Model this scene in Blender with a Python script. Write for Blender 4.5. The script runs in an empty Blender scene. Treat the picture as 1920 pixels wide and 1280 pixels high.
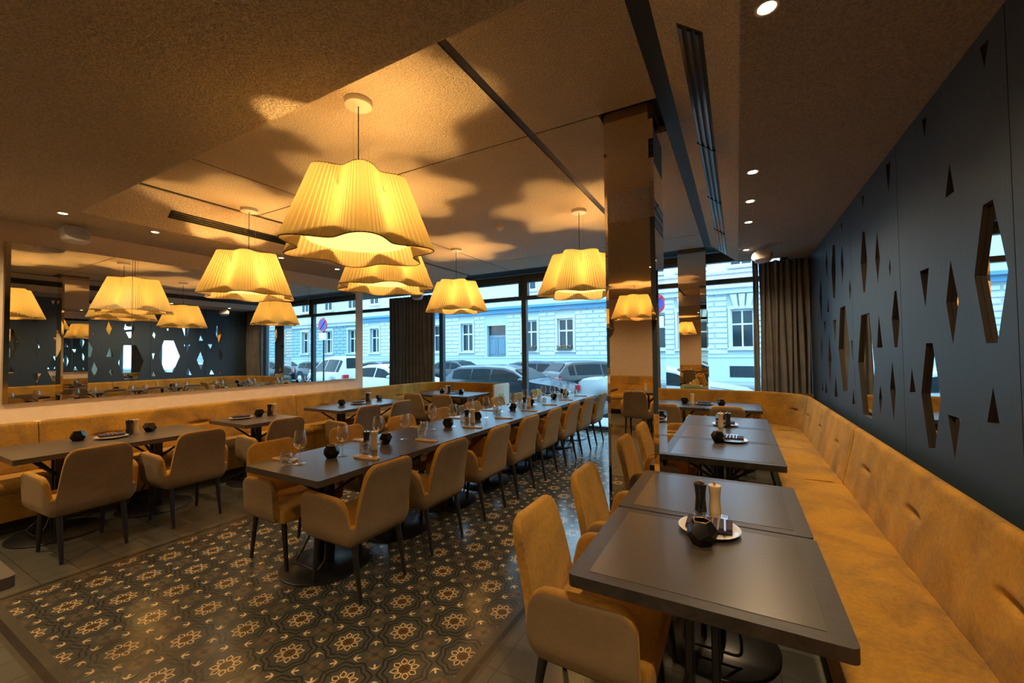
import bpy, bmesh, math, random
from mathutils import Vector, Matrix
from mathutils.geometry import tessellate_polygon
random.seed(7)
PI = math.pi
sc = bpy.context.scene
COL = sc.collection

# ------------------------------------------------------------------ node helper
class X:
    """small expression wrapper around math nodes"""
    nt = None
    def __init__(s, v): s.v = v
    @staticmethod
    def op(o, *a, clamp=False):
        n = X.nt.nodes.new('ShaderNodeMath'); n.operation = o; n.use_clamp = clamp
        for i, q in enumerate(a):
            q = q.v if isinstance(q, X) else q
            if isinstance(q, (int, float)): n.inputs[i].default_value = q
            else: X.nt.links.new(q, n.inputs[i])
        return X(n.outputs[0])
    def __add__(s, o): return X.op('ADD', s, o)
    __radd__ = __add__
    def __sub__(s, o): return X.op('SUBTRACT', s, o)
    def __rsub__(s, o): return X.op('SUBTRACT', o, s)
    def __mul__(s, o): return X.op('MULTIPLY', s, o)
    __rmul__ = __mul__
    def __truediv__(s, o): return X.op('DIVIDE', s, o)
    def __lt__(s, o): return X.op('LESS_THAN', s, o)
    def __gt__(s, o): return X.op('GREATER_THAN', s, o)
    def abs(s): return X.op('ABSOLUTE', s)
    def round(s): return X.op('ROUND', s)
    def floor(s): return X.op('FLOOR', s)
    def sqrt(s): return X.op('SQRT', s)
    def sin(s): return X.op('SINE', s)
    def cos(s): return X.op('COSINE', s)
    def min(s, o): return X.op('MINIMUM', s, o)
    def max(s, o): return X.op('MAXIMUM', s, o)
    def clamp(s): return X.op('ADD', s, 0.0, clamp=True)

def new_mat(name):
    m = bpy.data.materials.new(name); m.use_nodes = True
    nt = m.node_tree; b = nt.nodes['Principled BSDF']; X.nt = nt
    return m, nt, b
def inp(b, n, v):
    if n in b.inputs:
        b.inputs[n].default_value = v
def coords(nt, kind='Object'):
    return nt.nodes.new('ShaderNodeTexCoord').outputs[kind]
def noise(nt, scale, detail=3, rough=.5, vec=None, dist=0):
    n = nt.nodes.new('ShaderNodeTexNoise'); n.inputs['Scale'].default_value = scale
    n.inputs['Detail'].default_value = detail; n.inputs['Roughness'].default_value = rough
    n.inputs['Distortion'].default_value = dist
    nt.links.new(vec if vec is not None else coords(nt), n.inputs['Vector'])
    return n.outputs['Fac']
def mixc(nt, f, a, b):
    n = nt.nodes.new('ShaderNodeMix'); n.data_type = 'RGBA'
    for i, q in ((0, f), (6, a), (7, b)):
        q = q.v if isinstance(q, X) else q
        if isinstance(q, (int, float)): n.inputs[i].default_value = q
        elif isinstance(q, tuple): n.inputs[i].default_value = (*q, 1)
        else: nt.links.new(q, n.inputs[i])
    return n.outputs[2]
def ramp(nt, f, lo, hi):
    n = nt.nodes.new('ShaderNodeMapRange'); n.inputs[1].default_value = lo; n.inputs[2].default_value = hi
    nt.links.new(f, n.inputs[0]); return n.outputs[0]
def bump(nt, b, h, strength=.3, dist=.01):
    n = nt.nodes.new('ShaderNodeBump'); n.inputs['Strength'].default_value = strength
    n.inputs['Distance'].default_value = dist
    nt.links.new(h.v if isinstance(h, X) else h, n.inputs['Height']); nt.links.new(n.outputs[0], b.inputs['Normal'])
def simple(name, col, rough=.5, metal=0, var=.15, nscale=12, bmp=0, bscale=60, spec=.5, sheen=0, coat=0, bdist=.004):
    m, nt, b = new_mat(name)
    if var:
        f = noise(nt, nscale, 4)
        lo = tuple(c * (1 - var) for c in col); hi = tuple(min(1, c * (1 + var)) for c in col)
        nt.links.new(mixc(nt, ramp(nt, f, .3, .7), lo, hi), b.inputs['Base Color'])
    else: b.inputs['Base Color'].default_value = (*col, 1)
    inp(b, 'Roughness', rough); inp(b, 'Metallic', metal); inp(b, 'Specular IOR Level', spec)
    inp(b, 'Sheen Weight', sheen); inp(b, 'Coat Weight', coat)
    if bmp: bump(nt, b, noise(nt, bscale, 3), bmp, bdist)
    return m
def emit(name, col, s):
    m, nt, b = new_mat(name)
    inp(b, 'Base Color', (*col, 1)); inp(b, 'Emission Color', (*col, 1)); inp(b, 'Emission Strength', s)
    return m

def fabric(name, c1, c2, sheen=.35):
    m, nt, b = new_mat(name)
    oi = nt.nodes.new('ShaderNodeObjectInfo')
    vm = nt.nodes.new('ShaderNodeVectorMath'); vm.operation = 'ADD'
    nt.links.new(coords(nt), vm.inputs[0]); nt.links.new(oi.outputs['Location'], vm.inputs[1])
    v = vm.outputs[0]
    f = noise(nt, 2.6, 6, .62, v, .6); g = noise(nt, 55, 3, .6, v)
    k = X(ramp(nt, f, .30, .60)) * .72 + X(ramp(nt, g, .35, .65)) * .28
    nt.links.new(mixc(nt, k.clamp(), c1, c2), b.inputs['Base Color'])
    inp(b, 'Roughness', .85); inp(b, 'Specular IOR Level', .15); inp(b, 'Sheen Weight', sheen); inp(b, 'Sheen Roughness', .5)
    inp(b, 'Sheen Tint', (1, .75, .4, 1))
    bump(nt, b, noise(nt, 160, 2, .5, v), .25, .002)
    return m
def plaster(name, col, b1=.9, scale=130):
    m, nt, b = new_mat(name)
    v = coords(nt)
    f = noise(nt, 1.2, 3, .5, v)
    g = noise(nt, scale, 2, .55, v); g2 = noise(nt, scale * .42, 2, .5, v)
    h = X(g) * .6 + X(g2) * .6
    shade = X(ramp(nt, g, .38, .62)) * .34 + .70
    lo = tuple(c * .93 for c in col)
    base = mixc(nt, f, lo, col)
    mm = nt.nodes.new('ShaderNodeVectorMath'); mm.operation = 'SCALE'
    nt.links.new(base, mm.inputs[0]); nt.links.new(shade.v, mm.inputs['Scale'])
    nt.links.new(mm.outputs[0], b.inputs['Base Color'])
    inp(b, 'Roughness', .95); inp(b, 'Specular IOR Level', .1)
    bump(nt, b, h, b1, .022)
    return m

M = {}
M['chair'] = fabric('ochre_suede', (.19, .100, .030), (.50, .265, .042))
M['chair_out'] = fabric('taupe_nubuck', (.20, .140, .082), (.30, .212, .128), .15)
M['bench'] = fabric('gold_velvet', (.16, .088, .034), (.52, .265, .030), .15)
M['bench_dark'] = simple('bench_base_taupe', (.10, .075, .05), .7)
M['leg'] = simple('black_stained_wood', (.018, .016, .015), .42, nscale=30)
M['metal_black'] = simple('black_powder_coat', (.016, .017, .018), .32, var=.1)
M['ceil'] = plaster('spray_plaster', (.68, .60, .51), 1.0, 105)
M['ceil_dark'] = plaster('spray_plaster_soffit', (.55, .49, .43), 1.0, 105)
M['wall'] = simple('cream_wall_paint', (.66, .53, .38), .8, var=.05)
M['groove'] = simple('black_shadow_gap', (.006, .007, .009), .6, var=0)
M['white'] = simple('white_lacquer', (.75, .72, .68), .4, var=.03)
M['speaker'] = simple('light_grey_shell', (.55, .53, .56), .5, var=.03)
M['grille'] = simple('grey_speaker_cloth', (.36, .34, .37), .9, bmp=.3, bscale=400)
M['curtain'] = simple('charcoal_curtain_cloth', (.19, .185, .19), .9, sheen=.1, nscale=6)
M['frame'] = simple('anthracite_window_frame', (.05, .07, .085), .35, var=.08)
M['brass'] = simple('brass', (.7, .45, .15), .3, 1, var=.05)
M['steel'] = simple('cutlery_steel', (.75, .72, .68), .2, 1, var=.03)
M['porcelain'] = simple('white_porcelain', (.80, .76, .70), .15, var=.02, coat=.5)
M['napkin_purple'] = simple('dark_violet_napkin', (.045, .035, .07), .8, bmp=.2)
M['board'] = simple('tan_wooden_board', (.70, .45, .21), .55, nscale=20)
M['mill_black'] = simple('black_mill_lacquer', (.012, .012, .014), .12, var=0, coat=.6)
M['mill_cream'] = simple('cream_mill_lacquer', (.72, .55, .33), .35, var=.03)
M['black_gloss'] = simple('black_glazed_facets', (.010, .009, .009), .08, var=0, spec=.35)
M['rattan'] = simple('brown_rattan', (.13, .07, .03), .6, bmp=.8, bscale=40)
M['ledge'] = simple('brown_ledge', (.16, .10, .06), .5)

# mirror materials
def mirror(name, col, rough=.0):
    m, nt, b = new_mat(name)
    inp(b, 'Base Color', (*col, 1)); inp(b, 'Metallic', 1); inp(b, 'Roughness', rough)
    return m
M['mirror'] = mirror('silver_mirror', (.86, .88, .86))
M['mirror_bronze'] = mirror('bronze_mirror', (.82, .74, .64), .008)
M['mirror_edge'] = mirror('bevelled_mirror_edge', (.8, .72, .6), .08)

# window glass: clear pane with a weak reflection
def pane_mat(name, tint, refl, rough=0):
    m = bpy.data.materials.new(name); m.use_nodes = True; nt = m.node_tree; nt.nodes.clear()
    o = nt.nodes.new('ShaderNodeOutputMaterial'); mx = nt.nodes.new('ShaderNodeMixShader')
    t = nt.nodes.new('ShaderNodeBsdfTransparent'); g = nt.nodes.new('ShaderNodeBsdfGlossy')
    fr = nt.nodes.new('ShaderNodeLayerWeight'); fr.inputs[0].default_value = .5
    pw = nt.nodes.new('ShaderNodeMath'); pw.operation = 'POWER'; pw.inputs[1].default_value = 4.0 if refl < 2 else 2.2
    nt.links.new(fr.outputs['Facing'], pw.inputs[0])
    mu = nt.nodes.new('ShaderNodeMath'); mu.operation = 'MULTIPLY_ADD'; mu.inputs[1].default_value = min(.8, .55 * refl); mu.inputs[2].default_value = .035 * refl; mu.use_clamp = True
    t.inputs[0].default_value = (*tint, 1); g.inputs[0].default_value = (1, 1, 1, 1); g.inputs[1].default_value = rough
    nt.links.new(pw.outputs[0], mu.inputs[0]); nt.links.new(mu.outputs[0], mx.inputs[0])
    nt.links.new(t.outputs[0], mx.inputs[1]); nt.links.new(g.outputs[0], mx.inputs[2]); nt.links.new(mx.outputs[0], o.inputs[0])
    return m
M['pane'] = pane_mat('window_pane_glass', (.93, .97, 1), 1.0)
M['glassware'] = pane_mat('clear_glassware', (.90, .89, .86), 4.2)
def cut_glass():
    m = pane_mat('cut_crystal', (.86, .84, .80), 3.4, .04); nt = m.node_tree; X.nt = nt
    w = nt.nodes.new('ShaderNodeTexVoronoi'); w.inputs['Scale'].default_value = 70
    nt.links.new(coords(nt), w.inputs['Vector'])
    bp = nt.nodes.new('ShaderNodeBump'); bp.inputs['Strength'].default_value = 1; bp.inputs['Distance'].default_value = .01
    nt.links.new(w.outputs[0], bp.inputs['Height'])
    for n in nt.nodes:
        if n.type in ('BSDF_GLOSSY', 'LAYER_WEIGHT'): nt.links.new(bp.outputs[0], n.inputs['Normal'])
    return m
M['crystal'] = cut_glass()

# lampshade: pleated translucent fabric, lit from inside
def shade_mat():
    m = bpy.data.materials.new('pleated_shade_fabric'); m.use_nodes = True; nt = m.node_tree; nt.nodes.clear()
    o = nt.nodes.new('ShaderNodeOutputMaterial'); X.nt = nt
    d = nt.nodes.new('ShaderNodeBsdfDiffuse'); t = nt.nodes.new('ShaderNodeBsdfTranslucent')
    mx = nt.nodes.new('ShaderNodeMixShader'); mx.inputs[0].default_value = .6
    d.inputs[0].default_value = (.80, .62, .36, 1); t.inputs[0].default_value = (.27, .235, .125, 1)
    nt.links.new(d.outputs[0], mx.inputs[1]); nt.links.new(t.outputs[0], mx.inputs[2])
    nt.links.new(mx.outputs[0], o.inputs[0])
    return m
M['shade'] = shade_mat()
M['shade_trim'] = simple('dark_shade_piping', (.10, .07, .03), .7, var=0)
M['diffuser'] = emit('lamp_diffuser_glow', (1.0, .56, .13), 1.35)
M['downlight'] = emit('downlight_lens_glow', (1.0, .72, .38), 9)

# navy panel wall paint with brushed streaks
def navy():
    m, nt, b = new_mat('navy_stained_board')
    mp = nt.nodes.new('ShaderNodeMapping'); mp.inputs['Scale'].default_value = (1, 14, .7)
    nt.links.new(coords(nt), mp.inputs[0])
    f = noise(nt, 3, 5, .6, mp.outputs[0]); g = noise(nt, 1.3, 2, .5)
    k = X(f) * .7 + X(g) * .3
    nt.links.new(mixc(nt, k.clamp(), (.027, .044, .064), (.048, .074, .105)), b.inputs['Base Color'])
    inp(b, 'Roughness', .5); inp(b, 'Specular IOR Level', .4)
    bump(nt, b, f, .12, .004)
    return m
M['navy'] = navy()
M['navy_core'] = simple('dark_board_core', (.030, .020, .014), .7)

# table top surfaces
def top_mat():
    m, nt, b = new_mat('smoked_table_laminate')
    f = noise(nt, 9, 5, .6)
    nt.links.new(mixc(nt, f, (.060, .050, .044), (.078, .066, .058)), b.inputs['Base Color'])
    inp(b, 'Roughness', .30); inp(b, 'Specular IOR Level', .62)
    return m
M['top'] = top_mat()
def edge_mat():
    m, nt, b = new_mat('smoked_oak_lipping')
    mp = nt.nodes.new('ShaderNodeMapping'); mp.inputs['Scale'].default_value = (3, 40, 3)
    nt.links.new(coords(nt), mp.inputs[0])
    f = noise(nt, 4, 6, .65, mp.outputs[0], 1.5)
    nt.links.new(mixc(nt, ramp(nt, f, .35, .65), (.022, .018, .016), (.054, .044, .039)), b.inputs['Base Color'])
    inp(b, 'Roughness', .42); inp(b, 'Specular IOR Level', .5); bump(nt, b, f, .25, .002)
    return m
M['lipping'] = edge_mat()

# floor: patterned cement tiles inside a grey border, plain grey tiles outside
def floor_mat():
    m, nt, b = new_mat('cement_tile_floor')
    geo = nt.nodes.new('ShaderNodeNewGeometry'); sp = nt.nodes.new('ShaderNodeSeparateXYZ')
    nt.links.new(geo.outputs['Position'], sp.inputs[0])
    x, y = X(sp.outputs[0]), X(sp.outputs[1])
    u = (x + 1.654) / .2; v = (y - 1.729) / .2
    def site(off):
        uu = u + off
        p = (uu + v) / 2; q = (uu - v) / 2
        fp = p - p.round(); fq = q - q.round()
        return fp + fq, fp - fq
    def ramp01(e, w=.02):      # soft step: 1 where e > 0
        return (e / w + .5).clamp()
    du, dv = site(0)
    r = (du * du + dv * dv).sqrt(); th = X.op('ARCTAN2', dv, du)
    seg = th * (8 / (2 * PI)); ph = (seg - seg.round()) * (2 * PI / 8)
    t = (r * ph.sin()).abs(); rr = r * ph.cos()
    w1 = ((rr - .13) * .32 + .045).min((.365 - rr) * .8)
    w2 = ((rr - .13) * .32 + .018).min((.325 - rr) * .8)
    petal = ramp01(w1 - t) * ramp01(rr - .145); inner = ramp01(w2 - t) * ramp01(rr - .178)
    gold = (petal - inner).clamp()
    brown = (ramp01(.135 - r) + inner * .7).clamp()
    # star contours round each rosette
    tri = (ph.abs() / (PI / 8))
    R = r / (1.10 - tri * .17)
    rings = (ramp01(.022 - (R - .475).abs()) + ramp01(.022 - (R - .60).abs())).clamp()
    # arrow motifs and faded suns on the other lattice
    eu, ev = site(1)
    au, av = eu.abs(), ev.abs()
    s = (au + av) * .7071 - .424; tt = ((au - av) * .7071).abs()
    sc_ = .06 - tt * tt * 5.0
    wing = ramp01((1 - tt / .145) * .036 - (s - sc_).abs()) * ramp01(.14 - tt)
    bud = ramp01(1 - ((s + .035) / .05) * ((s + .035) / .05) - (tt / .028) * (tt / .028), .3)
    stem = ramp01(.012 - tt) * ramp01(.06 - (s - .02).abs())
    gold = (gold + wing + bud + stem).clamp()
    r2 = (eu * eu + ev * ev).sqrt(); th2 = X.op('ARCTAN2', ev, eu)
    sun = ramp01(.21 - r2, .08) * ((th2 * 18).cos() * .35 + .65) * ramp01(r2 - .09, .04) * .6
    g0 = noise(nt, 5, 5, .6, geo.outputs['Position']); g1 = noise(nt, 90, 2, .5, geo.outputs['Position'])
    base = mixc(nt, g0, (.060, .063, .055), (.088, .090, .076))
    c = mixc(nt, rings, base, (.026, .026, .024))
    c = mixc(nt, brown, c, (.115, .070, .032))
    c = mixc(nt, sun, c, (.22, .13, .06))
    wear = (X(ramp(nt, g0, .25, .6)) * .3 + .7)
    c = mixc(nt, gold * wear, c, (.80, .60, .32))
    def joint(a, n, w): 
        f = a / n
        return ramp01(w / n - (f - f.round()).abs(), .3 * w / n)
    jn = joint(x + 1.654, .2, .0016).max(joint(y - 1.729, .2, .0016))
    c = mixc(nt, jn * .75, c, (.012, .011, .010))
    # plain tiles outside
    px = x + 1.654; py = y - 1.729
    plain = mixc(nt, g0, (.085, .088, .074), (.125, .125, .102))
    ck = X(noise(nt, 3.7, 0, .5, geo.outputs['Position']))
    plain = mixc(nt, (ck * .4).clamp(), plain, (.15, .145, .12))
    pj = joint(px, .2, .0018).max(joint(py, .2, .0018))
    plain = mixc(nt, pj * .8, plain, (.018, .017, .015))
    inside = (x > -4.07) * (x < -1.209) * (y > .743)
    bx = (x + 4.07).max(-1.209 - 0 + (x * -1) * 0)  # placeholder keeps units simple
    dx = ((x * -1) - 4.07).max(x + 1.209); dy = .743 - y
    dd = dx.max(dy)
    band = (dd > .0) * (dd < .10)
    dark = (dd > .045) * (dd < .078)
    c = mixc(nt, 1 - inside, c, plain)
    c = mixc(nt, band, c, (.085, .080, .062))
    c = mixc(nt, dark, c, (.028, .026, .022))
    nt.links.new(c, b.inputs['Base Color'])
    rgh = X(g0) * .14 + .14
    nt.links.new(rgh.v, b.inputs['Roughness']); inp(b, 'Specular IOR Level', .55)
    bump(nt, b, (jn.max(pj)) * -1 + X(g1) * .1, .25, .002)
    return m
M['floor'] = floor_mat()

# outside
M['stone'] = simple('pale_stucco', (.50, .55, .57), .9, var=.06, bmp=.1)
M['stone_gap'] = simple('shaded_joint_stucco', (.36, .45, .49), .9, var=.06)  # darker wall tone stands in for the shadow between the rusticated blocks
M['stone_teal'] = simple('teal_rustication', (.25, .38, .43), .9, var=.08)
M['stone_pink'] = simple('pink_stucco', (.60, .46, .48), .9, var=.05)
M['blue_cornice'] = simple('sky_blue_cornice', (.08, .24, .38), .8, var=.05)
M['plinth'] = simple('pale_plinth', (.40, .50, .54), .9, var=.06)
M['house_glass'] = simple('dark_house_glass', (.016, .035, .045), .1, var=.3, nscale=.7, spec=.3)
M['house_frame'] = simple('white_house_frame', (.66, .70, .72), .6, var=.02)
M['house_door'] = simple('blue_grey_door', (.10, .19, .25), .6)
M['asphalt'] = simple('asphalt', (.10, .115, .125), .9, bmp=.3, bscale=200)
M['pavement'] = simple('pavement_slabs', (.27, .31, .33), .85, var=.08)
M['car_grey'] = simple('grey_car_paint', (.022, .037, .052), .28, .4, var=.02, coat=.35)
M['car_white'] = simple('white_car_paint', (.42, .46, .48), .3, 0, var=.01, coat=.3)
M['car_blue'] = simple('navy_car_paint', (.007, .013, .045), .28, .3, var=.02, coat=.35)
M['car_black'] = simple('black_car_paint', (.006, .010, .013), .28, .3, var=.02, coat=.35)
M['car_glass'] = simple('tinted_car_glass', (.007, .016, .020), .25, var=.1, spec=.08)
M['tyre'] = simple('tyre_rubber', (.02, .02, .02), .8)
M['rim'] = simple('alloy_rim', (.5, .52, .54), .3, .9)
M['tail'] = simple('red_tail_light', (.45, .02, .03), .2, coat=1, var=.1)
M['head'] = simple('clear_head_light', (.75, .78, .8), .1, .5, coat=1, var=.1)
M['plate'] = simple('licence_plate_white', (.8, .8, .8), .5, var=0)
M['sign_blue'] = simple('sign_blue', (.03, .06, .45), .5, var=0)
M['sign_red'] = simple('sign_red', (.5, .02, .05), .5, var=0)
M['foliage'] = simple('window_box_leaves', (.05, .13, .05), .8, nscale=60, var=.5)
M['flower'] = simple('red_flower_heads', (.5, .05, .08), .7)

# ------------------------------------------------------------------ geometry helpers
def finish(bm, name, mat, smooth=False, angle=None):
    bmesh.ops.recalc_face_normals(bm, faces=bm.faces)
    me = bpy.data.meshes.new(name); bm.to_mesh(me); bm.free()
    for mm in (mat if isinstance(mat, (list, tuple)) else [mat]): me.materials.append(mm)
    if smooth:
        me.polygons.foreach_set('use_smooth', [True] * len(me.polygons))
        if angle is not None:
            try: me.set_sharp_from_angle(angle=math.radians(angle))
            except Exception: pass
    return me
def B(): return bmesh.new()
def box(bm, x0, x1, y0, y1, z0, z1, mi=0):
    vs = [bm.verts.new((x, y, z)) for x in (x0, x1) for y in (y0, y1) for z in (z0, z1)]
    for q in ((0, 1, 3, 2), (4, 6, 7, 5), (0, 4, 5, 1), (2, 3, 7, 6), (0, 2, 6, 4), (1, 5, 7, 3)):
        bm.faces.new([vs[i] for i in q]).material_index = mi
    return vs
def bevel(bm, w, seg=2):
    bmesh.ops.bevel(bm, geom=list(bm.edges), offset=w, segments=seg, affect='EDGES', profile=.6)
def lathe(bm, prof, n=24, cx=0, cy=0, mi=0, close=True):
    rings = []
    for r, z in prof:
        if r < 1e-6: rings.append([bm.verts.new((cx, cy, z))])
        else: rings.append([bm.verts.new((cx + r * math.cos(2 * PI * i / n), cy + r * math.sin(2 * PI * i / n), z)) for i in range(n)])
    for a, b_ in zip(rings, rings[1:]):
        for i in range(n):
            j = (i + 1) % n
            if len(a) == 1 and len(b_) == 1: continue
            if len(a) == 1: f = bm.faces.new((a[0], b_[i], b_[j]))
            elif len(b_) == 1: f = bm.faces.new((a[i], b_[0], a[j]))
            else: f = bm.faces.new((a[i], b_[i], b_[j], a[j]))
            f.material_index = mi
def tube(bm, pts, r, n=8, closed=False, mi=0, r2=None):
    pts = [Vector(p) for p in pts]; rings = []; N = len(pts)
    up = None
    for i, p in enumerate(pts):
        if closed: d = pts[(i + 1) % N] - pts[i - 1]
        else: d = pts[min(i + 1, N - 1)] - pts[max(i - 1, 0)]
        d.normalize()
        if up is None: up = Vector((0, 0, 1)) if abs(d.z) < .9 else Vector((1, 0, 0))
        a = d.cross(up)
        if a.length < 1e-4: a = d.orthogonal()
        a.normalize(); b_ = a.cross(d).normalized(); up = b_
        rad = r if r2 is None else r + (r2 - r) * i / (N - 1)
        rings.append([bm.verts.new(p + a * rad * math.cos(2 * PI * k / n) + b_ * rad * math.sin(2 * PI * k / n)) for k in range(n)])
    m = N if closed else N - 1
    for i in range(m):
        A, C = rings[i], rings[(i + 1) % N]
        for k in range(n): bm.faces.new((A[k], A[(k + 1) % n], C[(k + 1) % n], C[k])).material_index = mi
    if not closed:
        for q in (rings[0], rings[-1]): bm.faces.new(q).material_index = mi
def prism(bm, poly, axis, a0, a1, mi=0):
    """poly of 2D points extruded along axis from a0 to a1; axis x: (y,z), y: (x,z), z: (x,y)"""
    def P(p, a):
        return {'x': (a, p[0], p[1]), 'y': (p[0], a, p[1]), 'z': (p[0], p[1], a)}[axis]
    A = [bm.verts.new(P(p, a0)) for p in poly]; C = [bm.verts.new(P(p, a1)) for p in poly]
    n = len(poly)
    bm.faces.new(A).material_index = mi; bm.faces.new(C[::-1]).material_index = mi
    for i in range(n): bm.faces.new((A[i], A[(i + 1) % n], C[(i + 1) % n], C[i])).material_index = mi
def round_rect(w, d, r, n=5, cx=0, cy=0):
    pts = []
    for sx, sy, a0 in ((1, 1, 0), (-1, 1, 90), (-1, -1, 180), (1, -1, 270)):
        for i in range(n + 1):
            a = math.radians(a0 + 90 * i / n)
            pts.append((cx + sx * (w / 2 - r) + r * math.cos(a), cy + sy * (d / 2 - r) + r * math.sin(a)))
    return pts

def link(name, me, parent=None, loc=(0, 0, 0), rz=0, label=None, cat=None, group=None, kind=None, rot=None):
    o = bpy.data.objects.new(name, me); COL.objects.link(o)
    o.location = loc; o.rotation_euler = rot if rot else (0, 0, rz)
    if parent: o.parent = parent
    if label: o['label'] = label
    if cat: o['category'] = cat
    if group: o['group'] = group
    if kind: o['kind'] = kind
    return o
def struct(name, bm, mat, parent=None, smooth=False, **k):
    o = link(name, finish(bm, name, mat, smooth, 30 if smooth else None), parent, **k)
    if not parent: o['kind'] = 'structure'
    return o
# a kit is a list of (part name, mesh, [sub-parts as (name, mesh)], label)
def place(kind_name, kit, loc, rz, label, cat, group=None, scale=None, rot=None):
    t = link(kind_name, None, None, loc, rz, label, cat, group, rot=rot)
    if scale: t.scale = scale if isinstance(scale, tuple) else (scale,) * 3
    for part in kit:
        p = link(part[0], part[1], t)
        if len(part) > 3 and part[3]: p['label'] = part[3]
        for s in (part[2] if len(part) > 2 and part[2] else []):
            link(s[0], s[1], p)
    return t
ORD = ['first', 'second', 'third', 'fourth', 'fifth', 'sixth', 'seventh', 'eighth', 'ninth', 'tenth']

# ------------------------------------------------------------------ room constants
XL, XR, YW, ZS, ZC = -6.4, .965, 7.9, 2.91, 3.21
XO = -11.0          # far side of the window bay beyond the end of the left wall
YB = -5.0

# floor
bm = B(); box(bm, XO, 1.2, YB, YW + .12, -.12, 0); struct('floor', bm, M['floor'])
# ceiling: low soffit in front and along both sides, raised field in the middle
bm = B()
box(bm, XL - .1, 1.2, YB, 1.412, ZS, ZS + .5)
box(bm, .04, 1.2, 1.412, 7.3, ZS, ZS + .5)
box(bm, XL - .1, -5.45, 1.412, 7.3, ZS, ZS + .5)
box(bm, XO, XL - .1, 4.5, 7.3, ZS, ZS + .5)
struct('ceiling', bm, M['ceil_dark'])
bm = B()
# raised panels between the shadow gaps
xs = [(-5.008, -4.05), (-4.025, -1.39), (-1.33, -.437)]
ys = [(1.412, 2.816), (2.834, 6.461), (6.479, 7.3)]
pil = (-.832, -.44, 2.868, 3.29)      # cut-out round the pillar
for x0, x1 in xs:
    for y0, y1 in ys:
        if x1 > -.5 and y0 > 2.8 and y0 < 3:
            box(bm, x0, pil[0], y0, y1, ZC, ZC + .05)
            box(bm, pil[0], x1, pil[3], y1, ZC, ZC + .05)
        else: box(bm, x0, x1, y0, y1, ZC, ZC + .05)
# slanted faces down to the soffits
for y0, y1 in ((1.412, 7.3),):
    prism(bm, [(-5.45, ZS), (-5.08, ZC), (-5.08, ZC + .05), (-5.45, ZS + .3)], 'y', y0, y1)
    prism(bm, [(.04, ZS), (.04, ZS + .3), (-.335, ZC + .05), (-.335, ZC)], 'y', y0, y1)
struct('ceiling', bm, M['ceil'])
bm = B()
for a_, b_ in ((-5.085, -5.008), (-4.05, -4.025), (-1.39, -1.33), (-.437, -.333)): box(bm, a_ + .001, b_ - .001, 1.413, 7.299, ZC + .006, ZC + .012)
for (x0, x1) in ((-5.03, -4.05), (-4.025, -1.39), (-1.33, -.835)):
    for a_, b_ in ((2.816, 2.834), (6.461, 6.479)): box(bm, x0, x1, a_ + .001, b_ - .001, ZC + .005, ZC + .011)
box(bm, -5.5, .1, 1.412, 7.3, ZC + .08, ZC + .2); box(bm, XO, 1.2, 7.3, YW + .1, ZC + .02, ZC + .2)
struct('ceiling', bm, M['groove'])

# walls
bm = B(); box(bm, XL - .12, XL, YB, 5.61, 0, ZS); struct('wall_left', bm, M['wall'])
bm = B(); box(bm, XO - .1, 1.2, YB - .1, YB, 0, ZS + .3); struct('wall_back', bm, M['wall'])
bm = B(); box(bm, XO - .1, XO, 4.4, YW, 0, ZC); box(bm, XO, XL - .12, 4.4, 4.5, 0, ZC); struct('wall_bay', bm, M['wall'])
bm = B(); box(bm, .74, 1.2, YW - .05, YW + .1, 0, ZC + .1); struct('wall_window', bm, M['wall'])
bm = B(); box(bm, 1.06, 1.2, YB, YW + .1, 0, ZS + .3); struct('wall_right', bm, M['groove'])
# mirror sheet behind the cut-out boards
bm = B(); box(bm, XR + .0205, XR + .03, -1.3, 7.86, .02, ZS - .01); 
link('wall_mirror', finish(bm, 'wall_mirror', M['mirror']), label='tall mirror sheet glinting through the openings of the navy boards', cat='mirror')

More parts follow.
